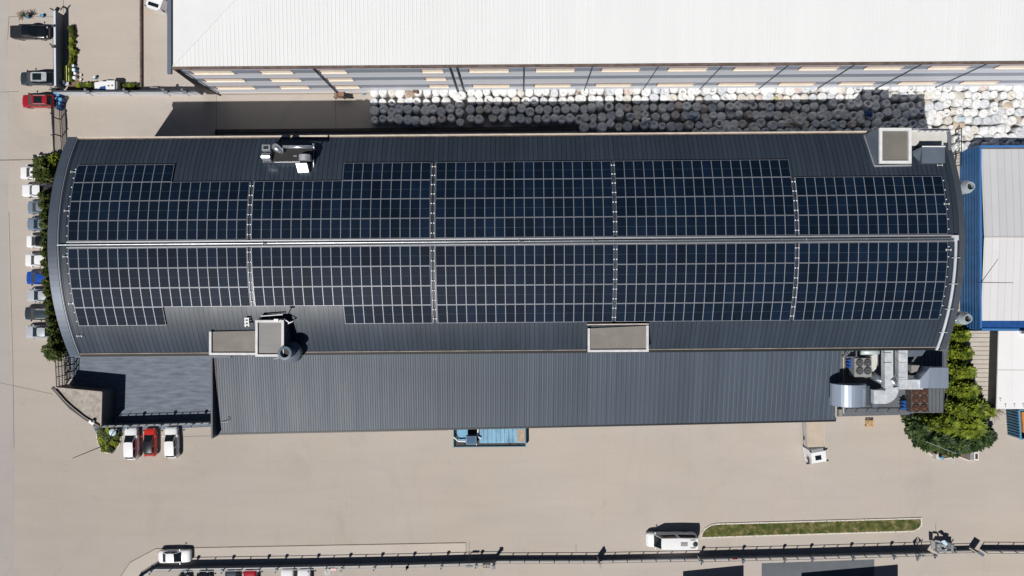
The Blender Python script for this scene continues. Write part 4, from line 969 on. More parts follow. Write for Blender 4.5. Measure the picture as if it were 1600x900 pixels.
    q = MB(); q.box((.475 * L, 0, interp(K['top'], .485) - .02), (.08, W * .42, .1)); child('grille', q.mesh('grille', M_trimb), t)
    if sunroof:
        q = MB(); x0, x1 = lerp(hi[1], hi[0], .3), lerp(hi[1], hi[0], .88); ww_ = hi[2] * .72; z = H + .018
        q.quad((x0, -ww_, z), (x1, -ww_, z), (x1, ww_, z), (x0, ww_, z)); child('sunroof', q.mesh('sunroof', M_glass), t)
    if rails:
        for s in (-1, 1):
            q = MB(); q.bar((hi[1] + .15, s * hi[2] * .9, H + .03), (hi[0] - .2, s * hi[2] * .9, H + .03), .05); child('roof_rail', q.mesh('roof_rail', M_alu), t)
    if kind == 'pickup':
        q = MB(); q.box((-.32 * L, 0, 1.14), (.34 * L, W * .86, .06)); child('bed_cover', q.mesh('bed_cover', M_blackp), t)
    return t, K, L, W, H
G_h = 'cars parked nose out along the hedge'; G_l = 'cars parked at the far left'; G_c = 'cars parked by the striped fence of the court'; G_b = 'cars cut off by the bottom edge'
car(46, 50, 0, 5.25, 'pickup', 'black', 'black double cab pickup with covered bed at the upper left', 'pickup truck', W=1.92, H=1.78, zc=.9, name='pickup_truck')
car(58, 122.5, 180, 5.0, 'suv', 'grey', 'dark blue grey estate car with long sunroof facing left', 'car', roofp='silver', sunroof=True, rails=True, group=G_l)
car(59.5, 158, 180, 4.75, 'suv', 'red', 'dark red car with black sunroof facing left beside the blue barrels', 'car', sunroof=True, rails=True, group=G_l)
hc_ = [(270, 31, 'suv', 'white', None, 'white car with dark windscreen, topmost in the hedge row', 4.7, True), (298, 34, 'pickup', 'white', None, 'white pickup whose bed pokes between the hedge plants', 5.2, False),
       (324, 42, 'hatch', 'sky', None, 'small silver blue hatchback just below the white pickup', 4.1, False), (350.5, 41, 'sedan', 'sky', None, 'silver blue saloon two places below the white pickup', 4.5, False),
       (377, 40, 'hatch', 'white', 'black', 'white hatchback with a black roof by the hedge', 4.3, False), (406.5, 38.5, 'suv', 'white', None, 'all white car just above the bright blue car', 4.6, False),
       (434.5, 40, 'hatch', 'blue', None, 'bright blue hatchback parked under the hedge', 4.2, False), (461.5, 41.5, 'sedan', 'silver', None, 'pale silver saloon just below the bright blue car', 4.5, False),
       (490, 37.5, 'suv', 'grey', None, 'dark grey car second from the bottom of the hedge row', 4.75, True), (518.5, 39.5, 'sedan', 'silver', None, 'silver saloon at the bottom of the hedge row', 4.5, False)]
for y, x0, kd, pt, rf, lb, L_, rl in hc_:
    car(x0 + L_ * 10.88 / 2, y, 180 + random.uniform(-1.2, 1.2), L_, kd, pt, lb, 'pickup truck' if kd == 'pickup' else 'car', roofp=rf, group=G_h, rails=rl, name='pickup_truck' if kd == 'pickup' else 'parked_car', H=1.74 if kd == 'pickup' else None)
car(205, 693, 91, 4.62, 'suv', 'white', 'white car next to the round shrub island, left of the red car', 'car', group=G_c)
car(234, 691, 90, 4.0, 'hatch', 'brightred', 'bright red small car with black roof between two white cars', 'car', roofp='black', W=1.72, group=G_c)
car(268, 691.5, 92, 4.45, 'suv', 'white', 'white car right of the red car below the court fence', 'car', group=G_c)
car(272.5, 869.5, 1, 4.6, 'sedan', 'white', 'white saloon parked on the paved strip against the bottom fence', 'car')
t, K, L_, W_, H_ = car(1049.5, 845, 180, 7.15, 'van', 'white', 'long white van parked left of the grass island', 'van', W=2.05, H=2.5, zc=1.2, name='parked_van')
q = MB(); q.box((-.205 * L_, .0, H_ + .05), (.95, .5, .08)); child('roof_hatch', q.mesh('roof_hatch', M_grey), t)
q = MB(); q.lathe((-.425 * L_, .0, H_ + .01), [(.36, 0), (.34, .08), (.12, .1)], 14); child('roof_vent', q.mesh('roof_vent', M_blackp), t)
for yy in (-.6, .5):
    q = MB(); q.box((-.38 * L_, yy, H_ - .01), (.7, .1, .06)); child('vent_slot', q.mesh('vent_slot', M_trimb), t)
for (x, y, kd, pt, lb, L_) in ((286, 920, 'hatch', 'black', 'black car just showing its nose at the bottom edge, leftmost one', 4.3), (317.5, 916, 'suv', 'black', 'second black car from the left at the bottom edge', 4.6),
                           (361.5, 913, 'sedan', 'grey', 'dark grey car left of the red car at the bottom edge', 4.5), (391, 913, 'suv', 'red', 'dark red car with its nose under the bottom fence', 4.6),
                           (449, 912, 'suv', 'white', 'white car with black windows at the bottom edge, left of its twin', 4.6), (475, 911, 'hatch', 'white', 'white car at the bottom edge next to the striped barrier', 4.3)):
    car(x, y + 2, 91, L_, kd, pt, lb, 'car', group=G_b)

# white truck with cream load cover, cab towards the yard
c = P(1270, 690, 1.2); t = thing('box_truck', 'white truck with a cream covered bed sticking out from under the grey roof', 'truck', (c.x, c.y, 0.01), R(-90 + 2.5))
def lb(b, x0, x1, y0, y1, z0, z1): b.box(((x0 + x1) / 2, (y0 + y1) / 2, (z0 + z1) / 2), (abs(x1 - x0), abs(y1 - y0), z1 - z0)); return b
q = MB(); lb(q, -6.2, .55, -1.2, 1.2, .75, .95); lb(q, -6, 2.6, -.45, .45, .5, .75); child('chassis', q.mesh('chassis', M_blackp), t)
q = MB(); lb(q, -6.2, .5, -1.24, -1.18, .95, 2.3); lb(q, -6.2, .5, 1.18, 1.24, .95, 2.3); lb(q, .45, .5, -1.18, 1.18, .95, 2.3); child('side_wall', q.mesh('side_wall', mat('truck side silver', (.52, .51, .49), .5, .2)), t)
q = MB(); lb(q, -6.2, .45, -1.17, 1.17, 2.24, 2.32); child('load_cover', q.mesh('load_cover', M_cream), t)
q = MB()   # cab: chamfered solid
pr = [(.75, .38), (2.95, .38), (3.0, 1.3), (2.75, 2.25), (2.35, 2.62), (1.1, 2.7), (.75, 2.3)]
vs = []
for s, k_ in ((-1.0, .93), (-1.08, 1), (1.08, 1), (1.0, .93)):
    for x, z in pr: vs.append((x if abs(s) > 1.05 else 1.8 + (x - 1.8) * .96, s * (1 - .07 * max(0, z - 1.3)), z))
m = len(pr); fs = [(k * m + i, k * m + (i + 1) % m, (k + 1) * m + (i + 1) % m, (k + 1) * m + i) for k in range(3) for i in range(m)] + [tuple(reversed(range(m))), tuple(range(3 * m, 4 * m))]
q.add(vs, [tuple(reversed(f)) for f in fs]); cabm = child('cab', q.mesh('cab', PAINT['white']), t); bv = cabm.modifiers.new('bevel', 'BEVEL'); bv.width = .2; bv.segments = 4; bv.limit_method = 'ANGLE'
q = MB(); q.box((1.9, -.1, 2.68), (.62, .8, .1)); child('roof_hatch', q.mesh('roof_hatch', M_glass), t)
q = MB(); n = 8
for k in range(n):
    a0, a1 = -1 + 2 * k / n, -1 + 2 * (k + 1) / n; f0, f1 = .35 * (1 - a0 * a0), .35 * (1 - a1 * a1)
    q.add([(.72 + f0, a0 * 1.05, 2.45), (.72 + f1, a1 * 1.05, 2.45), (.95 + f1, a1 * 1.03, 2.66), (.95 + f0, a0 * 1.03, 2.66)], [(3, 2, 1, 0)])
    q.add([(.72 + f0, a0 * 1.05, 2.45), (.72 + f1, a1 * 1.05, 2.45), (.72 + f1, a1 * 1.05, 1), (.72 + f0, a0 * 1.05, 1)], [(0, 1, 2, 3)])
child('wind_deflector', q.mesh('wind_deflector', M_trimb), t)
q = MB(); q.add([(2.99, -.9, 1.35), (2.99, .9, 1.35), (2.77, .86, 2.2), (2.77, -.86, 2.2)], [(0, 1, 2, 3)]); q.v = [(x + .02, y, z + .01) for x, y, z in q.v]; child('windscreen', q.mesh('windscreen', M_glass), t)
for s in (-1, 1):
    q = MB(); q.add([(1.75, s * 1.10, 1.5), (2.7, s * 1.10, 1.5), (2.6, s * 1.055, 2.05), (1.95, s * 1.055, 2.05)], [(0, 1, 2, 3) if s < 0 else (3, 2, 1, 0)]); child('side_window', q.mesh('side_window', M_glass), t)
    q = MB(); q.box((2.7, s * 1.28, 1.9), (.14, .3, .4)); child('mirror', q.mesh('mirror', M_trimb), t)
    for xx in (-4.6, -3.6, 2.1):
        wh = child('wheel', None, t, (xx, s * (.86 if xx < 0 else .74), .43)); o = child('tyre', ME_T, wh); o.scale = (1.35, 1.3, 1.35); o = child('rim', ME_R, wh); o.scale = (1.35, 1.3, 1.35)
    q = MB(); q.box((-.6, s * 1.28, 1.3), (.5, .08, .25)); child('side_lamp', q.mesh('side_lamp', M_trimb), t)

Rz = Matrix.Rotation(R(7), 4, 'Z'); pv = Matrix.Translation((1.0, 0, 0))
for o in list(t.children):
    if o.name.split('.')[0] in ('cab', 'roof_hatch', 'wind_deflector', 'windscreen', 'side_window', 'mirror') or (o.name.startswith('wheel') and o.location.x > 1):
        o.matrix_basis = pv @ Rz @ Matrix.Diagonal((1.0, 1.08, 1.03, 1)) @ pv.inverted() @ o.matrix_basis
# blue flatbed machine truck under the eave
c = P(766, 684, 1); t = thing('flatbed_truck', 'blue flatbed truck with planked bed parked under the grey eave', 'truck', (c.x, c.y, 0.01), R(180.5))
def bb(x0, x1, y0, y1):   # px rect -> local rect at z~1.1 (local x = -world x)
    a = P(x0, y0, 1.1); d = P(x1, y1, 1.1); return -(d.x - c.x), -(a.x - c.x), -(a.y - c.y), -(d.y - c.y)
q = MB(); x0, x1, y1, y2 = bb(708, 822, 668, 699)
lb(q, x0, x1, y1 - 1.2, y2, .55, .75); child('chassis', q.mesh('chassis', M_black), t)
q = MB(); xa, xb, ya, yb = bb(749, 821, 668, 692.5)
n = 11
for i in range(n): lb(q, lerp(xa, xb, i / n) + .02, lerp(xa, xb, (i + 1) / n) - .02, ya - 1.2, yb, 1.0, 1.1)
child('plank_bed', q.mesh('plank_bed', mat('worn blue planks', (.17, .34, .48), .7, var=.35, scale=1.1, stretch=(1, .4, 1))), t)
q = MB(); lb(q, x0, x0 + .14, y1 - 1.2, y2, .6, 1.15); lb(q, x0, x1, y2 - .1, y2, .6, .95); lb(q, x1 - .14, x1, y1 - 1.2, y2, .6, 1.25); child('frame', q.mesh('frame', mat('frame teal blue', (.05, .16, .24), .5, var=.2)), t)
q = MB(); xa, xb, ya, yb = bb(715, 731.5, 662, 681); q.prism([(xa, ya), (xb - .3, ya), (xb, ya + .5), (xb, yb - .35), (xb - .3, yb), (xa + .3, yb), (xa, yb - .3)], 1.1, z1=1.9); child('tank', q.mesh('tank', M_lblue), t)
q = MB(); xa, xb, ya, yb = bb(729, 745, 679, 691.5); lb(q, xa, xb, ya, yb, .8, 2.15); child('cab', q.mesh('cab', mat('cab grey blue', (.10, .17, .26), .4, var=.1)), t)
q = MB(); lb(q, xa + .12, xb - .12, ya + .1, yb - .1, 2.14, 2.19); child('roof_glass', q.mesh('roof_glass', mat('tinted roof glass', (.07, .13, .22), .15)), t)
q = MB(); xa, xb, ya, yb = bb(709, 728, 683, 688); q.tube([(xb, ya - .1, 1.3), (lerp(xa, xb, .6), yb, 1.5), (xa, yb, 1.6)], .10, 8)
xa, xb, ya, yb = bb(742, 757, 669, 692); q.tube([(xb - .6, ya - 1, 1.3), (xb - .4, lerp(ya, yb, .5), 1.4), (xa + .5, yb - .7, 1.4)], .11, 8); q.bar((xa + 1.1, ya + .9, 1.9), (xa + 1.1, yb + .1, 1.9), .1); child('hose', q.mesh('hose', M_white), t)
q = MB(); xa, xb, ya, yb = bb(716, 728, 685, 690); lb(q, xa, xb, ya, yb, .76, 1.0); child('toolbox', q.mesh('toolbox', M_lblue), t)
q = MB(); xa, xb, ya, yb = bb(808, 820, 671, 691); lb(q, xa, xb, ya, ya + 0.0 + (yb - ya), 1.11, 1.125); child('worn_plank', q.mesh('worn_plank', mat('bare plank', (.36, .27, .2), .8, var=.3, scale=2, stretch=(3, .5, 1))), t)
for xx in (-4, -2.8, 3.6):
    for s in (-1, 1):
        wh = child('wheel', None, t, (xx, s * 1.05, .42)); o = child('tyre', ME_T, wh); o.scale = (1.2, 1.3, 1.2); child('rim', ME_R, wh)

# truck cut off by the top edge
c = P(256, -14, 1.2); t = thing('box_truck', 'white truck with grey sheeted box at the top edge by the warehouse', 'truck', (c.x, c.y, .01), R(-90 - 18))
q = MB(); lb(q, -5, 1.2, -1.2, 1.2, .9, 3.1); child('cargo_box', q.mesh('cargo_box', mat('grey box sheet', (.5, .52, .54), .5, var=.08, scale=1, stretch=(3, 1, 1))), t)
q = MB(); q.prism([(1.35, -1.1), (2.9, -1.05), (3.2, -.7), (3.2, .7), (2.9, 1.05), (1.35, 1.1)], .5, z1=2.5); child('cab', q.mesh('cab', PAINT['white']), t)
q = MB(); q.add([(3.22, -.7, 1.3), (3.22, .7, 1.3), (2.95, .7, 2.42), (2.95, -.7, 2.42)], [(0, 1, 2, 3)]); q.box((2.6, 0, 2.52), (.5, 1.5, .04)); q.box((2.2, -1.09, 1.8), (.9, .05, .6)); child('windscreen', q.mesh('windscreen', M_glass), t)
for s in (-1, 1):
    q = MB(); q.box((2.9, s * 1.28, 1.9), (.14, .3, .4)); child('mirror', q.mesh('mirror', M_trimb), t)
    for xx in (-3.6, 2.2):
        wh = child('wheel', None, t, (xx, s * 1.0, .45)); o = child('tyre', ME_T, wh); o.scale = (1.3, 1.5, 1.3); child('rim', ME_R, wh)
# small white utility cart in the planted corner
c = P(169, 134, .8); t = thing('utility_trailer', 'small white two part utility cart in the planted border', 'cart', (c.x, c.y, .01), 0)
q = MB(); lb(q, .15, 1.35, -.75, .55, .3, 1.5); child('rear_cabinet', q.mesh('rear_cabinet', PAINT['white']), t)
q = MB(); q.prism([(-1.75, -.6), (-.05, -.75), (-.05, .5), (-.7, .55), (-1.75, .35)], .3, z1=1.15); child('front_body', q.mesh('front_body', PAINT['white']), t)
q = MB(); q.prism([(-1.2, -.7), (-.15, -.7), (-.15, -.1), (-.9, -.25)], 1.0, z1=1.18); child('panel', q.mesh('panel', M_dblue), t)
q = MB(); q.box((.5, -.2, 1.52), (.18, .2, .04)); q.box((1.0, -.15, 1.52), (.18, .2, .04)); child('vent', q.mesh('vent', M_black), t)
q = MB(); lb(q, 1.36, 1.6, -.7, .5, .2, 1.3); child('back_panel', q.mesh('back_panel', M_grey), t)
for xx in (-1.2, .8):
    for s in (-1, 1): o = child('wheel', ME_T, t, (xx, s * .6 - .05, .22)); o.scale = (.65, .65, .65)

# ============================================================ fences, walls and posts
def gpt(x, y, z=0.0): p = P(x, y); return Vector((p.x, p.y, z))
M_fpanel = mat('slate fence panel', (.10, .12, .15), .55, var=.12, scale=.8, stretch=(.3, 1, 1))
M_frail = mat('fence rail', (.16, .17, .185), .5, .2, var=.1)
def fence(name, px, h_solid, h_top, spacing, label, lamps=None, lamp_every=2, rails=(1.0,), mpan=None, group=None, thick=.08):
    pts = [gpt(x, y) for x, y in px]; c = pts[0]
    t = thing(name, label, 'fence', (c.x, c.y, 0), 0, group)
    for a, d in zip(pts, pts[1:]):
        ln = (d - a).length; n = max(1, round(ln / spacing)); dr = (d - a).normalized()
        if h_solid > .05:
            b = MB(); b.bar(a + Vector((0, 0, h_solid / 2 + .02)), d + Vector((0, 0, h_solid / 2 + .02)), thick, h_solid); b.obj('panel', mpan or M_fpanel, t)
            b = MB(); b.bar(a + Vector((0, 0, h_solid + .04)), d + Vector((0, 0, h_solid + .04)), thick + .06, .05); b.obj('panel_cap', M_frail, t)
        for r_ in rails:
            z = lerp(h_solid, h_top, r_); b = MB(); b.bar(a + Vector((0, 0, z)), d + Vector((0, 0, z)), .07, .06); b.obj('rail', M_frail, t)
        for i in range(n + 1):
            p = a.lerp(d, i / n)
            b = MB(); b.box((p.x, p.y, h_top / 2), (.10, .10, h_top)); po = b.obj('post', M_slate, t)
            if lamps and i % lamp_every == 0:
                b = MB(); b.box((p.x, p.y + .05, h_top - .02), (.36, .26, .46)); b.bar((p.x, p.y, h_top - .1), (p.x - .15, p.y - .35, h_top + .1), .16); b.obj('floodlight', mat('floodlight grey', (.10, .13, .165), .5, .1), po)
    return t
fence('yard_fence', [(247, 884), (440, 881.2), (640, 877.4), (772, 874.0)], 1.3, 2.1, 2.45, 'slate panel fence with floodlights, left bottom run in front of the parked cars', True)
fence('yard_fence', [(214, 905), (247, 884)], 1.3, 2.0, 2.2, 'short diagonal fence run at the lower left corner of the yard')
fence('yard_fence', [(774, 873.4), (934, 872.8), (1089, 869.6)], .8, 1.6, 2.0, 'lower slate fence run in the bottom middle left of the white van')
fence('yard_fence', [(1091, 868.5), (1260, 864.5), (1448, 859.0)], 1.25, 2.1, 2.0, 'slate panel fence with floodlights below the grass island', True, 3)
fence('yard_fence', [(1458, 858.6), (1513, 857.4)], .7, 1.4, 2.3, 'short fence run between the turnstile and the gate slab')
fence('yard_fence', [(1531, 857.2), (1720, 858.0)], .85, 1.7, 2.2, 'low slate fence run at the bottom right corner')
# pillar at step, slabs, turnstile
def pillar(px, py, h, w_, label, name='gate_pillar', m=None, cat='pillar'):
    p = gpt(px, py); t = thing(name, label, cat, (p.x, p.y, 0))
    b = MB(); b.box((p.x, p.y, h / 2), (w_, w_, h)); b.obj('shaft', m or M_slate2, t)
    b = MB(); b.box((p.x, p.y, h + .05), (w_ + .16, w_ + .16, .1)); b.obj('cap', M_slate2, t); return t
pillar(772.5, 874, 2.7, .35, 'slate pillar where the tall left fence drops to the lower fence')
b = MB(); b.bar(gpt(933, 869, 1.3), gpt(936, 877, 1.3), .22, 2.6); tag(b.obj('gate_post', M_grey, None, org=gpt(934, 872)), 'leaning grey gate post in the bottom middle fence run', 'post')
b = MB(); a, d = gpt(1513, 853, 1.0), gpt(1522, 859, 1.0); b.bar(a, d, .25, 2.0); b.bar(a + Vector((0, 0, 1.05)), d + Vector((0, 0, 1.05)), .42, .1); tag(b.obj('gate_slab', M_slate2, None, org=gpt(1517, 856)), 'slanted slate gate slab right of the turnstile', 'gate')
t = thing('gate_sail', 'dark folded sail shaped screen beside the right end of the tall fence', 'screen', gpt(1440, 862))
b = MB(); b.add([P(1431, 868, 2.2), P(1440, 864.5, 2.6), P(1433, 877, 2.0)], [(0, 1, 2), (2, 1, 0)]); b.add([P(1441, 866, 2.6), P(1446, 868, 2.2), P(1441, 870, 2.2)], [(0, 1, 2), (2, 1, 0)]); b.obj('cloth', M_slate2, t)
b = MB(); b.tube([gpt(1428, 858, .0), P(1433, 877, 2.0)], .05, 6); b.tube([P(1434, 877, 2.0), P(1441, 866, 2.6)], .04, 6); b.tube([gpt(1438, 858, 0), P(1447, 867, 2.4)], .06, 6); b.obj('strut', M_galv, t)
t = thing('turnstile', 'grey metal turnstile with small pale roof in the bottom right fence gap', 'turnstile', gpt(1468, 850))
for (x, y) in ((1458, 852), (1458, 858), (1470, 860), (1482, 859), (1485, 852)):
    p = gpt(x - 1, y - 1); b = MB(); b.box((p.x, p.y, .7), (.12, .12, 1.4)); b.obj('post', M_galv, t)
b = MB(); b.prism([gpt(1456, 845), gpt(1456, 855), gpt(1467, 857), gpt(1481, 856), gpt(1481, 846)], .05, z1=1.3); b.obj('housing', M_grey, t)
b = MB(); b.prism([gpt(1461, 849), gpt(1461, 855), gpt(1466, 855), gpt(1466, 849)], 1.2, z1=1.34); b.prism([gpt(1470, 851), gpt(1470, 855), gpt(1477, 855), gpt(1477, 851)], 1.2, z1=1.34); b.obj('opening', M_black, t)
b = MB(); b.prism([P(1455, 844, 1.42), P(1455.5, 858, 1.42), P(1461, 859, 1.42), P(1461, 846, 1.42)], 1.3); b.prism([P(1461.2, 844, 1.42), P(1468, 845, 1.42), P(1468, 847.5, 1.42), P(1461.2, 847, 1.42)], 1.3); b.obj('roof', M_alu, t)
b = MB(); b.prism([P(1470, 846, 1.6), P(1476, 844, 1.6), P(1481, 850, 1.6), P(1479, 853, 1.6), P(1474, 850, 1.6)], 1.5); b.obj('sloping_roof', mat('pale blue sheet', (.45, .62, .74), .4), t)
b = MB(); b.bar(P(1468, 859.5, 1.45), P(1479, 859, 1.45), .2, .12); b.bar(P(1469, 847, 1.45), P(1470, 859, 1.45), .18); b.bar(P(1478, 852, 1.45), P(1479, 859, 1.45), .18)
b.prism([P(1481, 848, 1.6), P(1487, 850, 1.6), P(1486, 858, 1.6), P(1481, 858, 1.6)], .3); b.obj('frame', M_galv, t)
# bits on the bottom fence
b = MB(); p = P(733, 885, 2.2); b.box((p.x, p.y, 2.2), (.95, .22, .25)); b.bar(gpt(733, 866, .0), P(733, 883, 2.2), .07); tag(b.obj('sensor_box', M_slate2, None, org=gpt(733, 874)), 'dark sensor box on a thin arm over the bottom left fence', 'sensor')
b = MB()
for (x, y) in ((756, 884), (760, 886), (764, 884)): p = P(x, y, 1.6); b.box((p.x, p.y, 1.3), (.1, .1, .9))
b.bar(P(755, 886.5, 1.5), P(766, 886.5, 1.5), .07); b.bar(P(754, 882, 1.5), P(766, 882, 1.5), .07); b.bar(P(754, 882, 1.5), P(755, 886.5, 1.5), .07)
tag(b.obj('meter_rack', M_blackp, None, org=gpt(760, 880)), 'small dark pipe rack left of the fence pillar', 'rack')
b = MB(); b.box(P(1148, 873.2, 1.3), (.7, .1, .3)); tag(b.obj('warning_plate', M_red, None, org=gpt(1148, 869)), 'small dark red plate on the fence below the grass island', 'sign')
t = thing('striped_barrier', 'white and red barrier rack beside the last white car at the bottom edge', 'barrier', gpt(512, 893))
b = MB(); b.box(P(512, 894, .9), (.9, .9, .1)); b.bar(P(507, 889, 1), P(504, 900, .9), .07); b.bar(P(509, 889, 1), P(513, 900, .9), .07); b.bar(P(522, 894, .9), P(519, 899, .9), .09); b.bar(P(534, 894, .9), P(531, 899, .9), .09); b.obj('frame', M_grey, t)
b = MB(); b.box(P(521, 889.5, 1), (.8, .3, .12)); b.obj('red_board', M_red, t)

# left side walls
t = thing('boundary_wall', 'tall slate fence with pale coping between the parked pickup and the planted border', 'wall', gpt(99, 80))
a, d = gpt(99.5, 24), gpt(100.5, 139.5); hw = 1.75
b = MB(); b.bar(a + Vector((0, 0, hw / 2)), d + Vector((0, 0, hw / 2)), .12, hw); b.obj('panel', M_fpanel, t)
b = MB(); b.bar(a + Vector((-.1, 0, hw + .03)), d + Vector((-.1, 0, hw + .03)), .26, .07); b.obj('coping', mat('pale blue coping', (.55, .62, .74), .5, var=.06), t)
b = MB(); b.bar(gpt(98, 24, hw), gpt(91.5, 20.5, hw), .16, .16); b.bar(gpt(98, 24, hw - .3), gpt(103, 18, hw - .2), .16, .5); b.bar(gpt(91.5, 20.5, 0.8), gpt(91.5, 20.5, hw), .12)
b.obj('corner_arm', M_blackp, t)
b = MB(); b.box(gpt(97.5, 48, hw + .15), (.35, .3, .25)); b.bar(gpt(97.5, 79.5, hw + .2), gpt(93, 76, hw + .3), .18); b.box(gpt(98, 80, hw + .2), (.4, .3, .3)); b.obj('lamp', M_slate, t)
t = thing('boundary_wall', 'low white wall with small lamps running right from the blue barrels', 'wall', gpt(180, 147))
a, d = gpt(98, 148.6), gpt(316, 148.4); hw = 2.0
b = MB(); b.bar(a + Vector((0, 0, hw / 2)), d + Vector((0, 0, hw / 2)), .14, hw); b.obj('panel', mat('white rendered wall', (.58, .60, .64), .7, var=.06, scale=.8), t)
b = MB(); b.bar(a + Vector((0, 0, hw + .03)), d + Vector((0, 0, hw + .03)), .2, .06); b.obj('coping', M_slate, t)
for x in (147, 206, 266, 295):
    b = MB(); p = gpt(x + 3, 148.6); b.box((p.x - .1, p.y + .15, hw + .25), (.3, .25, .35)); b.bar((p.x, p.y - .05, hw + .3), (p.x + .9, p.y - .7, hw + .1), .12); b.box((p.x + .25, p.y - .2, hw + .25), (.55, .35, .25)); b.obj('wall_lamp', mat('lamp head', (.22, .24, .28), .4, .3), t)
b = MB(); a, d = gpt(221.5, -60), gpt(222, 137)
b.bar(a + Vector((0, 0, .2)), d + Vector((0, 0, .2)), .22, .4)
tag(b.obj('divider_kerb', M_rust, None, org=gpt(225, 60)), 'long thin dark brown divider running up to the top edge', 'divider')
# sliding gate, seen through
def grille(name, a, d, h, label, gap=.16, m=M_blackp, cat='gate', rails=(.15, 1)):
    t = thing(name, label, cat, (a.x, a.y, 0)); n = int((d - a).length / gap)
    b = MB()
    for i in range(n + 1): p = a.lerp(d, i / n); b.box((p.x, p.y, .05 + h / 2), (.045, .045, h - .1))
    b.obj('bars', m, t)
    for f in rails:
        b = MB(); b.bar(a + Vector((0, 0, h * f)), d + Vector((0, 0, h * f)), .08); b.obj('rail', m, t)
    for i in range(4):
        p = a.lerp(d, i / 3); b = MB(); b.box((p.x, p.y, h / 2), (.12, .12, h)); b.obj('post', m, t)
    return t
grille('sliding_gate', gpt(93.5, 160), gpt(98, 240), 1.9, 'dark barred sliding gate between the blue barrels and the hall', rails=(.1, .9, 1))
b = MB(); b.bar(gpt(83.5, 148, .04), gpt(85, 246, .04), .1, .08); tag(b.obj('gate_track', M_blackp, None, org=gpt(84, 200)), 'thin dark gate track in the concrete left of the barred gate', 'track')
b = MB(); b.tube([gpt(95, 182, 1.9), gpt(96.5, 200, 2.0), gpt(97, 214, 1.9)], .09, 6); b.bar(gpt(93, 181, 2), gpt(97, 186, 2), .1); b.bar(gpt(94, 216, 2), gpt(99, 213, 2), .1); tag(b.obj('gate_drive', M_slate, None, org=gpt(96, 200)), 'dark bent gate arm on top of the barred gate', 'gate drive')
t = grille('mesh_gate', gpt(101, 556), gpt(103, 601), 2.0, 'dark framed mesh gate below the hedge next to the angular hut', gap=.22, rails=(.1, .35, .7, 1))
t = grille('mesh_gate', gpt(116, 558), gpt(115.5, 590), 2.0, 'narrow dark mesh gate between the hut and the arched hall', gap=.25, rails=(.1, .5, 1))
grille('security_fence', gpt(1484, 262), gpt(1484, 206), 2.6, 'dark barred security fence between the roof tower platform and the blue shed', gap=.45, rails=(.1, .5, 1), cat='fence')
# court fence
fence('court_fence', [(168, 662), (337, 657)], 1.75, 2.45, 1.1, 'slate fence with floodlights between the grey court and the three parked cars', True, 4, thick=.1)
# angular hut
t = thing('gatehouse', 'angular flat roofed concrete gatehouse with a pointed corner by the court', 'building', gpt(125, 630))
hz = 3.3; rp = [(83, 605), (160, 612.5), (158.5, 667.5), (149, 662), (134, 653), (112, 637), (100, 624), (90, 612)]
rp3 = [P(x, y, hz) for x, y in rp]; cc = sum(rp3, Vector()) / len(rp3)
b = MB(); b.prism([cc + (p - cc) * .985 for p in rp3], 0); b.obj('wall', M_slate, t)
b = MB(); b.prism([(p.x, p.y, hz + .02) for p in [cc + (p - cc) * .95 for p in rp3]], hz - .1); b.obj('roof', mat('stained concrete roof', (.33, .30, .27), .9, var=.3, scale=1.6, bump=.2), t)
b = MB()
for i in (2, 3, 4, 5, 6, 7): b.bar(rp3[i] + Vector((0, 0, .1)), rp3[(i + 1) % 8] + Vector((0, 0, .1)), .38, .3)
b.obj('parapet', M_blackp, t)
b = MB()
for i in (0, 1): b.bar(rp3[i] + Vector((0, 0, .08)), rp3[i + 1] + Vector((0, 0, .08)), .14, .2)
for i in (2, 3, 4, 5, 6, 7): b.bar(rp3[i] + Vector((.0, 0, .27)) + (cc - rp3[i]).normalized() * .28, rp3[(i + 1) % 8] + Vector((0, 0, .27)) + (cc - rp3[(i + 1) % 8]).normalized() * .28, .07, .04)
b.obj('edge_flashing', mat('brown beige flashing', (.36, .29, .25), .6, var=.2, scale=2), t)
b = MB(); b.box(P(143.5, 660, hz + .15), (.75, .4, .3), R(-32)); b.obj('roof_unit', M_white, t)
b = MB(); b.lathe(P(147, 657, hz + .02), [(.28, 0), (.28, .3), (.05, .35)], 10); b.obj('vent', M_blackp, t)
# lamp posts
def mast(px, py, h, label, r=.07, head=.0, m=None, name='lamp_post', cat='lamp post', dirv=None):
    p = gpt(px, py); t = thing(name, label, cat, (p.x, p.y, 0))
    b = MB(); b.tube([(p.x, p.y, 0), (p.x, p.y, h)], [r * 1.3, r * .7], 8); b.obj('pole', m or M_slate, t)
    if head:
        d = dirv or (0, 1); b = MB(); b.bar((p.x, p.y, h), (p.x + d[0] * head, p.y + d[1] * head, h + .05), .09); b.box((p.x + d[0] * head, p.y + d[1] * head, h + .02), (.3, .3, .1)); b.obj('lamp_head', M_slate, t)
    return t
mast(171.5, 692.5, 8.2, 'thin dark lamp post leaning out of the round shrub island', .06)
mast(1500, 441, 10.6, 'tall thin pole rising beside the blue shed wall', .05, name='mast', cat='mast')
mast(1430, 683, 9.2, 'pale thin pole rising through the dark pines', .06, .5, mat('pale green pole', (.5, .6, .58), .4, .2), dirv=(1, .2))
for (x, y) in ((152, 692),):
    b = MB(); p = gpt(183, 673); b.lathe((p.x, p.y, 0), [(.12, 0), (.12, .8), (.45, 1.0), (.5, 1.15), (.2, 1.3)], 14); tag(b.obj('garden_lamp', mat('pale blue enamel', (.55, .68, .78), .3), None, smooth=False, org=p), 'pale blue mushroom shaped garden lamp on the round shrub island', 'garden lamp')
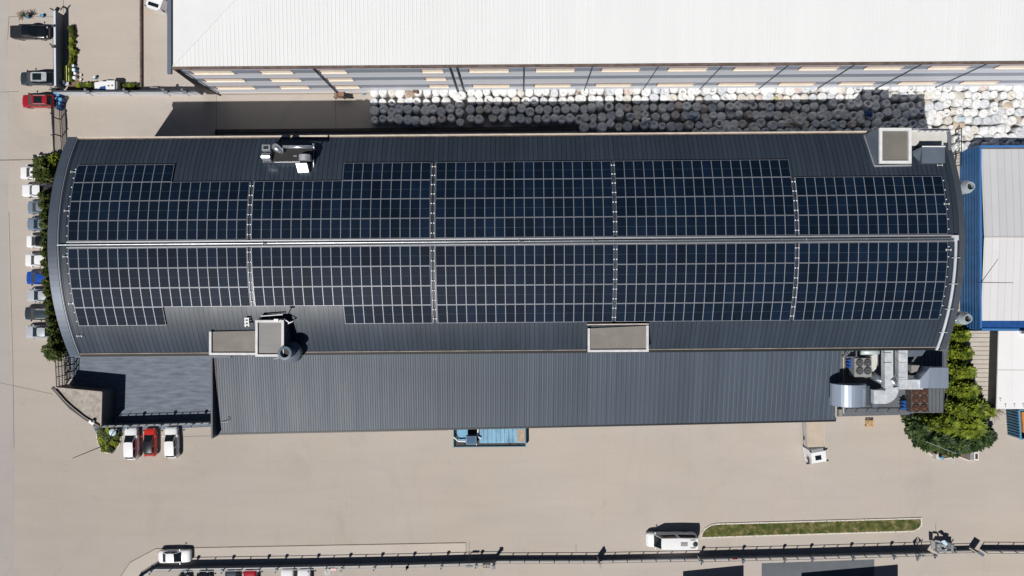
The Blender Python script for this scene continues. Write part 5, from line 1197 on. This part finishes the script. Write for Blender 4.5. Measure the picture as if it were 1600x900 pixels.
# two chimney outlets in front of the blue shed
for (x, y, ax, ay, lbl) in ((1507, 293, 1515, 290, 'white round chimney outlet in front of the upper blue shed wall'), (1503, 497, 1509, 496, 'white round chimney outlet above the yellow green hedge')):
    p0 = P(x, y, 12.5); t = thing('chimney_outlet', lbl, 'chimney', p0)
    b = MB(); b.lathe((p0.x, p0.y, 11.0), [(.35, -4), (.35, 0), (.82, .9), (.82, 2.0), (.55, 2.7), (.42, 2.7), (.40, 2.2)], 20); b.obj('cowl', mat('pale grey cowl', (.44, .50, .55), .35, .3, var=.06), t, smooth=False)
    b = MB(); b.lathe((p0.x, p0.y, 13.2), [(.40, 0), (.40, .03)], 16); b.obj('opening', M_black, t)
    b = MB(); b.tube([M(U1 + .2, P(0, y + 3, 12).y - RY - .5, 12.6), (p0.x, p0.y - .3, 12.3)], .08, 6); b.obj('bracket', M_galv, t)
# pallet, sundries
t = thing('pallet', 'small pale wooden pallet standing at the wall right of the white truck', 'pallet', gpt(1356, 661))
b = MB()
for i in range(5): b.box((gpt(1356, 661).x, gpt(0, 656.5 + i * 2.1).y, .62), (1.1, .13, .03))
b.obj('deck_board', M_wood, t)
b = MB()
for x in (-.45, 0, .45): b.box((gpt(1356, 661).x + x, gpt(0, 660.7).y, .52), (.1, 1.0, .16))
for x in (-.4, .4):
    for yy in (-.4, .4): b.box((gpt(1356, 661).x + x, gpt(0, 660.7).y + yy, .22), (.14, .14, .44))
b.obj('bearer', M_wood, t)
# ============================================================ wrapped rolls along the warehouse
def bale_mat(name, c, c2):
    m = bpy.data.materials.new(name); m.use_nodes = True; nt = m.node_tree; N = nt.nodes; L = nt.links
    b = N['Principled BSDF']; b.inputs['Roughness'].default_value = .42; b.inputs['Specular IOR Level'].default_value = .4
    uv = N.new('ShaderNodeUVMap'); wv = N.new('ShaderNodeTexWave'); wv.wave_type = 'RINGS'; wv.rings_direction = 'SPHERICAL'; wv.inputs['Scale'].default_value = 1.5; wv.inputs['Distortion'].default_value = 2.5; wv.inputs['Detail'].default_value = 2; wv.inputs['Detail Scale'].default_value = 1.6
    L.new(uv.outputs[0], wv.inputs[0])
    g = N.new('ShaderNodeNewGeometry'); nz = N.new('ShaderNodeTexNoise'); nz.inputs['Scale'].default_value = 2.6; nz.inputs['Detail'].default_value = 6; nz.inputs['Roughness'].default_value = .7; nz.inputs['Distortion'].default_value = 1.5; L.new(g.outputs['Position'], nz.inputs[0])
    mr = N.new('ShaderNodeMapRange'); mr.inputs[1].default_value = .0; mr.inputs[2].default_value = .22; mr.inputs[3].default_value = .55; mr.inputs[4].default_value = 0; L.new(wv.outputs[0], mr.inputs[0])
    m2 = N.new('ShaderNodeMapRange'); m2.inputs[1].default_value = .50; m2.inputs[2].default_value = .66; m2.inputs[3].default_value = 0; m2.inputs[4].default_value = .45; L.new(nz.outputs[0], m2.inputs[0])
    f = math_node(nt, 'MAXIMUM', mr.outputs[0], m2.outputs[0])
    mx = N.new('ShaderNodeMix'); mx.data_type = 'RGBA'; L.new(f, mx.inputs[0]); mx.inputs[6].default_value = (*c, 1); mx.inputs[7].default_value = (*c2, 1); L.new(mx.outputs[2], b.inputs['Base Color'])
    bp = N.new('ShaderNodeBump'); bp.inputs['Strength'].default_value = .7; bp.inputs['Distance'].default_value = .08; L.new(nz.outputs[0], bp.inputs['Height']); L.new(bp.outputs[0], b.inputs['Normal'])
    return m
MB_ = [bale_mat('white wrap film', (.71, .71, .71), (.50, .51, .52)), bale_mat('bluish wrap film', (.57, .59, .62), (.38, .40, .43)), bale_mat('cream wrap film', (.62, .595, .55), (.42, .39, .34)), bale_mat('pinkish wrap film', (.60, .52, .49), (.42, .33, .30))]
rb = random.Random(11)
def bale_mb(kind, seed):
    r_ = random.Random(seed); b = MB(); n = 20; H_ = 1.28; R_ = .62
    ph = [r_.uniform(0, 6.28) for _ in range(4)]; am = [r_.uniform(0, .03), r_.uniform(0, .045), r_.uniform(0, .02), .01]
    if kind == 'core': prof = [(.95, 0), (1, .12), (1.02, .6), (1.0, 1.1), (.92, 1.24), (.75, 1.28), (.52, 1.25), (.42, 1.1), (.38, .7), (.01, .68)]
    elif kind == 'tuck': prof = [(.95, 0), (1, .12), (1.03, .6), (1.0, 1.14), (.93, 1.25), (.72, 1.28), (.42, 1.25), (.2, 1.17), (.01, 1.13)]
    elif kind == 'dome': prof = [(.95, 0), (1, .12), (1.02, .6), (1.0, 1.1), (.90, 1.22), (.65, 1.29), (.35, 1.33), (.15, 1.34), (.01, 1.32)]
    else: prof = [(.95, 0), (1, .12), (1.03, .6), (1.0, 1.16), (.95, 1.25), (.8, 1.27), (.5, 1.24), (.2, 1.26), (.01, 1.26)]
    vs = []; uvv = []
    for k, (rr, z) in enumerate(prof):
        for i in range(n):
            a = 2 * math.pi * i / n; q = 1 + sum(am[j_] * math.sin((j_ + 2) * a + ph[j_]) for j_ in range(4))
            x, y = R_ * rr * q * math.cos(a), R_ * rr * q * math.sin(a)
            vs.append((x, y, z + .02 * math.sin(a * 3 + ph[0]) * (1 if k > 3 else 0))); uvv.append((x / R_ * .5 + (0 if k > 3 else 0), y / R_ * .5) if k > 3 else (a * .5, 3 + z))
    m = len(prof)
    fs = [(k * n + i, k * n + (i + 1) % n, (k + 1) * n + (i + 1) % n, (k + 1) * n + i) for k in range(m - 1) for i in range(n)] + [tuple(range((m - 1) * n, m * n))]
    b.add(vs, fs, 0, [[uvv[i] for i in f] for f in fs]); return b
KB = ['flat', 'tuck', 'core', 'dome', 'flat', 'tuck']
bmb = [bale_mb(k_, i + 5) for i, k_ in enumerate(KB)]
ME_B = {}
for i, mbx in enumerate(bmb):
    for j_, m_ in enumerate(MB_): ME_B[(i, j_)] = mbx.mesh('wrapped_roll', m_, smooth=True)
rolls = []
def yd(x): return -(x - 578) * .0068
zones = [(584, 708, [145, 158.5, 172.5, 187]), (734, 906, [144.7, 158.5, 172.3, 187]), (912, 1085, [143.2, 156.5, 170.3, 184, 198.2]), (1090, 1200, [143.2, 156.5, 170, 183.5, 197, 209.5]), (1205, 1490, [143, 156, 169.5, 183, 196.5, 209.5]), (1496, 1668, [141.5, 155, 168.5, 182, 195.5, 209, 221.5, 233])]
rows = {}
for (xa, xb, ys_) in zones:
    for ri, y in enumerate(ys_):
        x = xa + (rb.uniform(-2, 3) if xa > 600 else 0)
        while x < xb:
            rows.setdefault(ri, []).append((x, y + yd(x) + rb.uniform(-1.6, 1.6) * (1 + (ri > 1) * .5 + (x > 900) * .35)))
            x += rb.uniform(12.2, 15.0) + (rb.uniform(2, 9) if rb.random() < .035 and ri > 1 else 0)
rows[0] += [(714, 150), (722, 148)]; rows[1] += [(718, 162)]; rows[2] += [(717, 176)]; rows[3] += [(720, 189)]
LOOK = ['flat topped white', 'white tuck centred', 'white hollow cored', 'domed white', 'smooth white', 'folded white']
for ri, lst in rows.items():
    lst.sort()
    for k_, (x, y) in enumerate(lst):
        hz = 1.3; sz = rb.uniform(.88, 1.14); sh_ = 1.0
        if ri >= 2 and 740 < x < 1360: sh_ = rb.uniform(.7, 1.15)
        if x > 1380: sh_ = rb.uniform(.95, 1.3)
        ki = rb.choices(range(6), [4, 4, 1.8, 3, 4, 4])[0]; mi = rb.choices(range(4), [12, 3 + (ri > 1) * 3, 1.6, .6])[0]
        p = P(x, y, hz); tl = (rb.gauss(0, .05) * (1 + (x > 900) * 1.1), rb.gauss(.02, .05) * (1 + (x > 900) * 1.1))
        rolls.append((ri, k_, p, sz, sh_, ki, mi, tl, rb.uniform(0, 6.28), x, y))
# the largest 300 in view are single things; those hidden by the hall, beyond the frame or farthest go into one mass
def vis(t):
    x, y = t[9], t[10]; s = 0
    if x > 1600: s += 100
    if y > 206 and x < 1490: s += 60
    if y > 195: s += 20
    return s + (x - 812) ** 2 * 1e-5
order = sorted(rolls, key=vis); single = order[:300]; mass = order[300:]
for t_ in single:
    ri, k_, p, sz, sh_, ki, mi, tl, rz, x, y = t_
    o = bpy.data.objects.new('wrapped_roll', ME_B[(ki, mi)]); col.objects.link(o)
    o.location = (p.x, p.y, 0); o.rotation_euler = (tl[0], tl[1], rz); o.scale = (sz, sz, sh_)
    clr = ['white', 'bluish', 'cream', 'pinkish'][mi]
    tag(o, '%s upright roll, %s from the left in row %s counted from the warehouse' % (clr, ordw(k_ + 1), ['one', 'two', 'three', 'four', 'five', 'six', 'seven', 'eight'][ri]), 'wrapped roll', 'plastic wrapped rolls along the warehouse')
b = MB()
for t_ in mass:
    ri, k_, p, sz, sh_, ki, mi, tl, rz, x, y = t_
    if x > 1650: continue
    mx = Matrix.Translation((p.x, p.y, 0)) @ Euler((tl[0], tl[1], rz)).to_matrix().to_4x4() @ Matrix.Diagonal((sz, sz, sh_, 1))
    b.add([mx @ Vector(v) for v in bmb[ki].v], bmb[ki].f, mi, bmb[ki].uv)
if b.v: tag(b.obj('wrapped_rolls', MB_, smooth=True), 'remaining plastic wrapped rolls crowded at the far ends and behind the hall eave', 'wrapped rolls', kind='stuff')
# loose things among the rolls
def sheetpile(x, y, z, m, label, s=1.0, name='loose_sheet'):
    b = MB(); p = P(x, y, z); n = 6; r_ = random.Random(int(x * 7 + y)); vs = []
    for i in range(n):
        for j_ in range(n): vs.append((p.x + (i / (n - 1) - .5) * 1.5 * s + r_.uniform(-.08, .08), p.y + (j_ / (n - 1) - .5) * 1.0 * s + r_.uniform(-.08, .08), z + r_.uniform(-.14, .16) - (.25 if i in (0, n - 1) or j_ in (0, n - 1) else 0)))
    b.add(vs, [(i * n + j_, (i + 1) * n + j_, (i + 1) * n + j_ + 1, i * n + j_ + 1) for i in range(n - 1) for j_ in range(n - 1)])
    o = b.obj(name, m, None, org=p, smooth=True); tag(o, label, 'plastic sheet', 'loose plastic sheets among the wrapped rolls')
sheetpile(1471, 179, 1.5, M_orange, 'orange crumpled scrap on the white rolls right of the shadow edge', .5)
sheetpile(1358, 177, 1.6, M_dblue, 'bright blue crumpled sheet in the shaded rolls behind the roof tower', .8)
sheetpile(1576, 164, 1.5, M_cream, 'beige sheet over the rolls near the right edge', 1.0)
sheetpile(1500, 196, 1.5, M_cream, 'beige crumpled sheet among rolls above the security fence', 1.1)
sheetpile(1505, 185, 1.55, mat('pale blue film', (.42, .52, .6), .4, var=.2), 'pale blue film scrap on the rolls right of the roof tower', .8)
sheetpile(1500, 150, 1.5, mat('dusty film', (.5, .47, .43), .6, var=.2), 'dusty grey film heap between rolls near the upper right', 1.2)
sheetpile(640, 146, 1.45, mat('mottled brown film', (.33, .25, .2), .7, var=.5, scale=5), 'mottled brown scrap heap on the left group of rolls', 1.1)
sheetpile(649, 142, 1.55, M_brown, 'rusty brown scrap on the left group of rolls', .6)
sheetpile(1214, 153, 1.6, mat('lime wrap', (.5, .6, .1), .5), 'small lime green scrap on the sunlit rolls', .3)
sheetpile(1540, 203, 1.7, PAINT['white'], 'bright white folded film at the shadow edge above the blue shed', .9)
for k_, (x, y, m_, lb) in enumerate([(1235, 195, M_cream, 'torn cream film over shaded rolls left of the roof tower'), (1010, 188, PAINT['white'], 'white torn film lying across shaded rolls above the middle block'), (1085, 182, PAINT['sky'], 'grey film draped over shaded rolls near the fourth block'),
    (1495, 172, MATS['dusty film'], 'dusty grey film lying between sunlit rolls right of the shadow edge'), (1590, 185, M_cream, 'cream film flap on the rolls at the right edge'), (1040, 152, PAINT['white'], 'bright white film flap on the sunlit rolls above the middle'), (1450, 160, MATS['dusty film'], 'dusty grey film heap at the right border of the tower shadow')]):
    sheetpile(x, y, 1.5, m_, lb, .9)
b = MB(); b.box(gpt(569, 146, .3), (.4, .45, .6)); tag(b.obj('blue_bin', M_lblue, None, org=gpt(569, 146)), 'small blue bin at the left end of the wrapped rolls', 'bin')

# ============================================================ plants
def foliage(n_br, n_lf, Rr, Hh, prof, lsize, droop, seed, zlow=.12, aspect=2.6):
    """branches with small leaf sprays; denser and brighter tips, gaps between"""
    r_ = random.Random(seed); b = MB()
    for i in range(n_br):
        f = zlow + (1 - zlow) * (i + r_.random()) / n_br; a = r_.uniform(0, 6.28); rad = Rr * prof(f) * r_.uniform(.58, 1.28)
        z0 = Hh * f; dx, dy = math.cos(a), math.sin(a)
        for k in range(n_lf):
            g_ = .22 + .78 * (k + r_.random()) / n_lf; sp = (1.05 - g_) * .27 * Rr * r_.uniform(-1, 1)
            x = dx * rad * g_ - dy * sp; y = dy * rad * g_ + dx * sp; z = z0 - droop * rad * g_ * g_ + r_.uniform(-.06, .08) * Hh * .3
            aa = a + r_.uniform(-.9, .9); l = lsize * r_.uniform(.6, 1.3); wd = l / aspect; tz = r_.uniform(-.35, .55) * l
            ux, uy = math.cos(aa), math.sin(aa); roll = r_.uniform(-.5, .5) * wd
            b.add([(x, y, max(.03, z)), (x + ux * l * .5 - uy * wd, y + uy * l * .5 + ux * wd, max(.03, z + tz * .5 + roll)), (x + ux * l, y + uy * l, max(.03, z + tz)), (x + ux * l * .5 + uy * wd, y + uy * l * .5 - ux * wd, max(.03, z + tz * .5 - roll))], [(0, 1, 2, 3)])
    return b
def plant_proto(fb, m, Hh, tr):
    tb = MB(); tb.tube([(0, 0, 0), (.03, .02, Hh * .5), (0, 0, Hh * .93)], [tr, tr * .65, tr * .15], 7)
    r_ = random.Random(4)
    for i in range(10):
        a = i * 2.4; z = Hh * (.2 + .06 * i); l = (Hh - z) * .35; tb.tube([(0, 0, z), (l * math.cos(a), l * math.sin(a), z + l * .25)], [tr * .3, tr * .08], 5)
    return tb.mesh('trunk', M_bark), fb.mesh('crown', m)
cone = lambda f: (1 - f) ** .72
egg = lambda f: math.sqrt(max(.02, 1 - (2 * (f - .42)) ** 2 * .72)) if f > .42 else .75 + .25 * f / .42
PROT = {
 'fir': [plant_proto(foliage(150, 20, 1.0, 2.6, cone, .40, .22, s, aspect=4.2), M_lf1, 2.6, .07) for s in (1, 2)],
 'pine': [plant_proto(foliage(120, 22, 1.0, 1.9, lambda f: (1 - f ** 1.6) ** .6 * .96 + .04, .34, .10, s, aspect=3.6), M_lf2, 1.9, .08) for s in (3, 4)],
 'hedge': [plant_proto(foliage(110, 15, 1.0, 2.8, egg, .36, .05, s, aspect=3.4), M_lf3, 2.8, .06) for s in (5, 6)],
 'bright': [plant_proto(foliage(60, 14, 1.0, 1.3, egg, .36, .05, 7, aspect=2.0), M_lf4, 1.3, .05)],
}
def plant(kind, ix, iy, rpx, Hh, label, name, cat, group=None, mcrown=None):
    me_t, me_c = random.choice(PROT[kind]); zc_ = Hh * .55; p = P(ix, iy, zc_); rw_ = rpx * (HC - zc_) / FPX
    base_h = {'fir': 2.6, 'pine': 1.9, 'hedge': 2.8, 'bright': 1.3}[kind]
    t = thing(name, label, cat, (p.x, p.y, 0.0), random.uniform(0, 6.28), group); t.scale = (rw_, rw_, Hh / base_h)
    child('trunk', me_t, t); c_ = child('crown', me_c, t)
    return t
yg = [(1491, 501, 12, 3.6), (1496, 523, 16, 4.2), (1498, 549, 18, 4.6), (1499, 578, 20, 5.0), (1502, 606, 23, 5.4), (1512, 634, 28, 5.8), (1487, 637, 20, 4.8), (1508, 662, 30, 5.4), (1474, 659, 24, 4.2), (1450, 661, 16, 3.2), (1536, 640, 16, 3.8)]
pos = ['topmost, below the chimney outlet', 'second from the top', 'third from the top', 'beside the slanted hood', 'beside the brown fan unit', 'tall one at the widest part', 'at the corner of the ribbed roof', 'large one in front of the dark pines', 'below the roof corner', 'small leftmost one', 'rightmost one near the bare bush']
for (x, y, r_, h), w_ in zip(yg, pos): plant('fir', x, y, r_, h, 'yellow green conifer of the east hedge, ' + w_, 'conifer_tree', 'tree', 'yellow green conifers east of the hall')
dp = [(1437, 672, 17, 3.0), (1452, 690, 18, 3.0), (1472, 690, 20, 3.4), (1493, 695, 21, 3.6), (1514, 692, 21, 3.4), (1534, 685, 20, 3.2), (1522, 668, 19, 3.6), (1546, 683, 9, 2.4)]
pos = ['leftmost by the pallet side', 'second from the left', 'crossed by the pale pole', 'lowest, by the planter kerb', 'behind the cabinet', 'right one', 'half under the tall conifer', 'smallest at the right tip']
for (x, y, r_, h), w_ in zip(dp, pos): plant('pine', x, y - 4, r_, h, 'dark green bushy pine in the lower right planter, ' + w_, 'pine_tree', 'tree', 'dark pines in the lower right planter')
hy = [(69, 256), (66, 272), (74, 268)] + [(71 + (y - 300) * .035 + (max(0, y - 430)) * .055, y) for y in range(306, 550, 15)]
for i, (x, y) in enumerate(hy):
    plant('hedge', x + (0 if i < 3 else 3), y, 11 if i < 3 else 8.0, 2.9, 'dark green hedge shrub west of the hall, %s from the top' % ordw(i + 1), 'hedge_shrub', 'shrub', 'hedge shrubs west of the hall')
plant('bright', 86, 250, 9, 2.2, 'bright yellow green shrub between the barred gate and the dark hedge', 'yellow_shrub', 'shrub')
plant('hedge', 84, 548, 13, 2.6, 'spiky dark shrub at the lower end of the hedge', 'hedge_shrub', 'shrub')
# bare bushes
def twigs(name, ix, iy, rpx, h, label, m, n=70, seed=1, cat='bush', up=.5):
    r_ = random.Random(seed); p = P(ix, iy, h * .5); R_ = rpx * (HC - h * .5) / FPX; b = MB()
    for i in range(n):
        a = r_.uniform(0, 6.28); l = R_ * r_.uniform(.5, 1.1); hz = h * r_.uniform(.3, 1) * (1 if up > .3 else .5)
        q0 = Vector((p.x, p.y, .05)); q1 = Vector((p.x + math.cos(a) * l * .5, p.y + math.sin(a) * l * .5, hz * .8)); q2 = Vector((p.x + math.cos(a + .2) * l, p.y + math.sin(a + .2) * l, hz * (.9 if up > .3 else .5)))
        wd = Vector((-math.sin(a), math.cos(a), 0)) * .035
        b.add([q0 - wd, q0 + wd, q1 + wd, q1 - wd, q2 + wd * .4, q2 - wd * .4], [(0, 1, 2, 3), (3, 2, 4, 5)])
        for k in range(3):
            a2 = a + r_.uniform(-1, 1); q = q1.lerp(q2, r_.random()); e = q + Vector((math.cos(a2), math.sin(a2), r_.uniform(0, .6))) * R_ * .22; b.add([q - wd * .6, q + wd * .6, e], [(0, 1, 2)])
    o = b.obj(name, m, None, org=(p.x, p.y, 0)); tag(o, label, cat)
twigs('bare_bush', 1552, 637, 20, 2.0, 'bare grey twiggy bush between the conifers and the white shed', M_lf5, 90, 2)
twigs('bare_bush', 1533, 606, 11, 1.8, 'small purple brown bush beside the slatted canopy', M_lf5, 60, 3)
twigs('palm_plant', 33, 24, 9, .8, 'olive fronded plant on the slab edge above the black pickup', M_lf6, 26, 4, 'plant')
twigs('palm_plant', 47, 22, 7, .8, 'dark spiky plant right of the olive fronded one', M_lf5, 26, 5, 'plant')
for (x, y, lb) in ((45.5, 27.5, 'blue pot at the dark spiky plant above the black pickup'), (68, 26, 'light blue pot near the corner arm of the slate fence')):
    b = MB(); p = gpt(x, y); b.lathe((p.x, p.y, 0), [(.18, 0), (.27, .45), (.22, .45), (.2, .38)], 12); tag(b.obj('plant_pot', M_lblue, None, org=p), lb, 'plant pot')
# planted borders in the upper left corner
sheet('planting_bed', [(106, 40), (117, 40), (118, 122), (128, 130), (216, 131), (216, 141), (106, 141)], .006, M_soil)
rp_ = random.Random(21)
for i, y in enumerate(range(44, 124, 6)):
    br = 56 < y < 100
    plant('bright' if br else 'hedge', 112.5 + rp_.uniform(-2, 2), y, rp_.uniform(3.4, 5.0), rp_.uniform(.35, .8), '%s border plant along the slate fence, %s from the top' % ('bright yellow green' if br else 'olive', ordw(i + 1)), 'border_plant', 'plant', 'border plants in the upper left corner')
for i, x in enumerate(list(range(124, 150, 5)) + list(range(189, 216, 5))):
    plant('bright' if i % 3 == 0 else 'hedge', x, 133.5 + rp_.uniform(-1, 1), rp_.uniform(3.2, 4.6), rp_.uniform(.35, .7), 'low plant in the border above the white wall, %s from the left' % ordw(i + 1), 'border_plant', 'plant', 'border plants in the upper left corner')
# round island with shrubs and lamp post
isl = [(152, 672), (170, 668.5), (186, 671), (190, 682), (188, 695), (180, 705), (170, 708.5), (160, 706), (153, 693), (151, 680)]
inn2 = island('planter_kerb', isl, 1.2, .12, 'pale rounded kerb of the small shrub island by the gatehouse', M_grass); sheet('planting_bed', inn2, .08, M_grass)
for i, (x, y, k_, r_) in enumerate([(160, 676, 'hedge', 7), (171, 673, 'bright', 6), (160, 686, 'bright', 6), (170, 684, 'hedge', 7), (181, 680, 'hedge', 6), (166, 695, 'bright', 6), (178, 691, 'bright', 6), (172, 702, 'hedge', 5), (162, 702, 'bright', 4)]):
    plant(k_, x, y, r_, .7, '%s low shrub on the rounded island, %s counted from the gatehouse' % ('bright' if k_ == 'bright' else 'dark olive', ordw(i + 1)), 'island_shrub', 'shrub', 'shrubs on the rounded island')
# planter under the pines
isl = [(1424, 679), (1430, 688), (1440, 698), (1452, 708), (1459, 714.5), (1476, 716.5), (1497, 713), (1515, 720), (1519, 700), (1530, 690), (1540, 660), (1500, 645), (1440, 650)]
inn3 = island('planter_kerb', isl[::-1], -1.2 if False else 1.2, .12, 'pale kerb of the large planter under the dark pines', M_soil) if False else isl
b = MB()
for a_, d_ in zip(isl[:8], isl[1:8]): b.bar(gpt(*a_, .06), gpt(*d_, .06), .14, .14)
tag(b.obj('planter_kerb', M_kerb, None, org=gpt(1470, 716)), 'pale curved kerb of the large planter under the dark pines', 'kerb')
sheet('planting_bed', isl, .006, M_soil)
b = MB(); 
t = thing('utility_cabinet', 'grey and white utility cabinet with a brown door at the tip of the pine planter', 'cabinet', gpt(1519, 710))
b = MB(); b.prism([P(1516, 706, 1.2), P(1516, 718, 1.2), P(1522, 718.5, 1.2), P(1522, 706, 1.2)], 0); b.obj('cabinet_body', M_grey, t)
b = MB(); b.prism([P(1522.3, 706.5, 1.1), P(1522.3, 719, 1.1), P(1529, 719.5, 1.1), P(1529, 707, 1.1)], 0); b.obj('side_box', M_white, t)
b = MB(); b.prism([P(1524, 709, 1.14), P(1524, 717.5, 1.14), P(1528, 717.5, 1.14), P(1528, 709, 1.14)], 1.0); b.obj('door', M_brown, t)
t = thing('standpipe', 'small blue water standpipe on a red base in the pine planter', 'standpipe', gpt(1466, 713))
p = gpt(1467, 713); b = MB(); b.lathe((p.x, p.y, 0), [(.16, 0), (.16, .7), (.26, .75), (.26, .95), (.1, 1.05)], 12); b.obj('pipe', M_lblue, t)
b = MB(); b.box((p.x, p.y - .1, .06), (.7, .35, .1)); b.obj('base', M_red, t)
b = MB(); b.box(gpt(1458, 711, .5), (.35, .75, 1.0)); tag(b.obj('meter_box', mat('light meter box', (.5, .5, .48), .6), None, org=gpt(1458, 711)), 'small pale meter box left of the blue standpipe', 'box')
b = MB(); p = P(1490, 711.5, .9); b.tube([gpt(1489.5, 712, 0), gpt(1489.5, 712, .9)], .06, 6); b.box((p.x, p.y, .9), (.8, .3, .06)); b.bar(gpt(1490, 714, .05), gpt(1490, 723, .05), .06, .06)
tag(b.obj('marker_post', mat('pale blue marker', (.4, .6, .7), .5), None, org=gpt(1490, 712)), 'pale blue cross shaped marker post at the edge of the pine planter', 'post')
# barrels and odds and ends in the upper left
def barrel(x, y, m, label, r=.3, h=.9, group=None, name='barrel', cat='barrel'):
    p = gpt(x, y); t = thing(name, label, cat, (p.x, p.y, 0), 0, group)
    b = MB(); b.lathe((p.x, p.y, 0), [(r * .95, 0), (r, .05), (r, h * .33), (r * 1.04, h * .36), (r, h * .39), (r, h * .93), (r * .93, h)], 14); b.obj('shell', m, t)
    b = MB(); b.lathe((p.x, p.y, h), [(r * .8, 0), (r * .78, .03)], 12); b.obj('lid', M_lblue if m is M_dblue else M_white, t)
for (x, y, w_) in ((97, 150, 'topmost'), (96, 157, 'second from the top'), (101, 158, 'small one on the right'), (98, 164, 'third from the top'), (96.5, 170, 'lowest'), (93, 147, 'nearest the slate fence')):
    barrel(x, y, M_dblue, 'dark blue barrel by the barred gate, ' + w_, .33, .95, 'blue barrels by the gate')
barrel(119, 111, M_lblue, 'light blue tub beside the planted border', .28, .6)
barrel(120, 116, PAINT['white'], 'upper white tub beside the planted border', .22, .5)
barrel(119.5, 123, PAINT['white'], 'lower round white tub beside the planted border', .26, .55)
barrel(117, 104, PAINT['sky'], 'small grey blue tub at the top of the tub row', .26, .5)
barrel(150.5, 122, M_lblue, 'lone small blue tub standing on the open concrete', .22, .5)
for (x, y, lb) in ((128, 118, 'small dark brown pot, upper of two on the concrete'), (128, 125, 'small dark brown pot, lower of two on the concrete')):
    barrel(x, y, M_brown, lb, .14, .25, None, 'flower_pot', 'flower pot')
t = thing('planter_frame', 'yellow painted frame of parallel bars in the planted corner', 'frame', gpt(107, 120))
b = MB()
for x in (103.5, 107, 110.5): b.bar(gpt(x, 104, .45), gpt(x + .5, 128, .45), .12, .08)
ym = mat('yellow green paint', (.42, .46, .10), .6, var=.25, scale=2); b.obj('bar', ym, t)
b = MB()
for x in (103.5, 110.5):
    for y in (104, 128): p = gpt(x, y, .2); b.box((p.x, p.y, .2), (.08, .08, .4))
b.obj('leg', ym, t)
b = MB(); p = gpt(107, 132); b.box((p.x, p.y, .4), (.6, .5, .05)); b.box((p.x - .25, p.y + .1, .65), (.06, .5, .5))
for dx in (-.25, .25):
    for dy in (-.2, .2): b.box((p.x + dx, p.y + dy, .2), (.05, .05, .4))
tag(b.obj('garden_chair', mat('lilac plastic', (.5, .5, .62), .5), None, org=p), 'pale lilac garden chair in the planted corner', 'chair')
b = MB(); b.box(gpt(243, 139, .25), (1.1, .3, .5)); b.box(gpt(250, 139.5, .2), (.5, .3, .4)); tag(b.obj('pale_bench', M_offw, None, org=gpt(244, 139)), 'pale low bench behind the white wall', 'bench')
b = MB()
for (x, y) in ((86, 139), (88, 143), (84, 141.5)): b.bar(gpt(x - 3, y, .6), gpt(x + 5, y + 1.5, .7), .12)
b.box(gpt(91, 143, .5), (.6, .5, 1.0)); tag(b.obj('gate_motor', M_blackp, None, org=gpt(90, 143)), 'dark gate motor with arms at the corner of the two walls', 'gate motor')
# low hoop at the kerb, ornaments left of the hedge
b = MB(); p = gpt(61, 246); b.box((p.x, p.y, .5), (.3, .5, 1.0)); b.box((p.x - .5, p.y - .3, .3), (.6, .15, .1)); tag(b.obj('access_post', M_blackp, None, org=p), 'short dark access post at the kerb above the hedge', 'post')
b = MB(); b.bar(gpt(60, 244.5, .6), gpt(79, 245, .6), .12, .3); tag(b.obj('kerb_rail', M_white, None, org=gpt(70, 245)), 'white low rail at the top of the hedge', 'rail')
b = MB(); b.tube([gpt(84, 505, 0), gpt(87, 505, 1.2), gpt(90, 520, 1.5)], .08, 6); b.box(gpt(88, 502, 1.0), (.4, .5, .3)); tag(b.obj('wall_pipe', M_galv, None, org=gpt(87, 505)), 'bent silver pipe between the hedge and the hall wall', 'pipe')
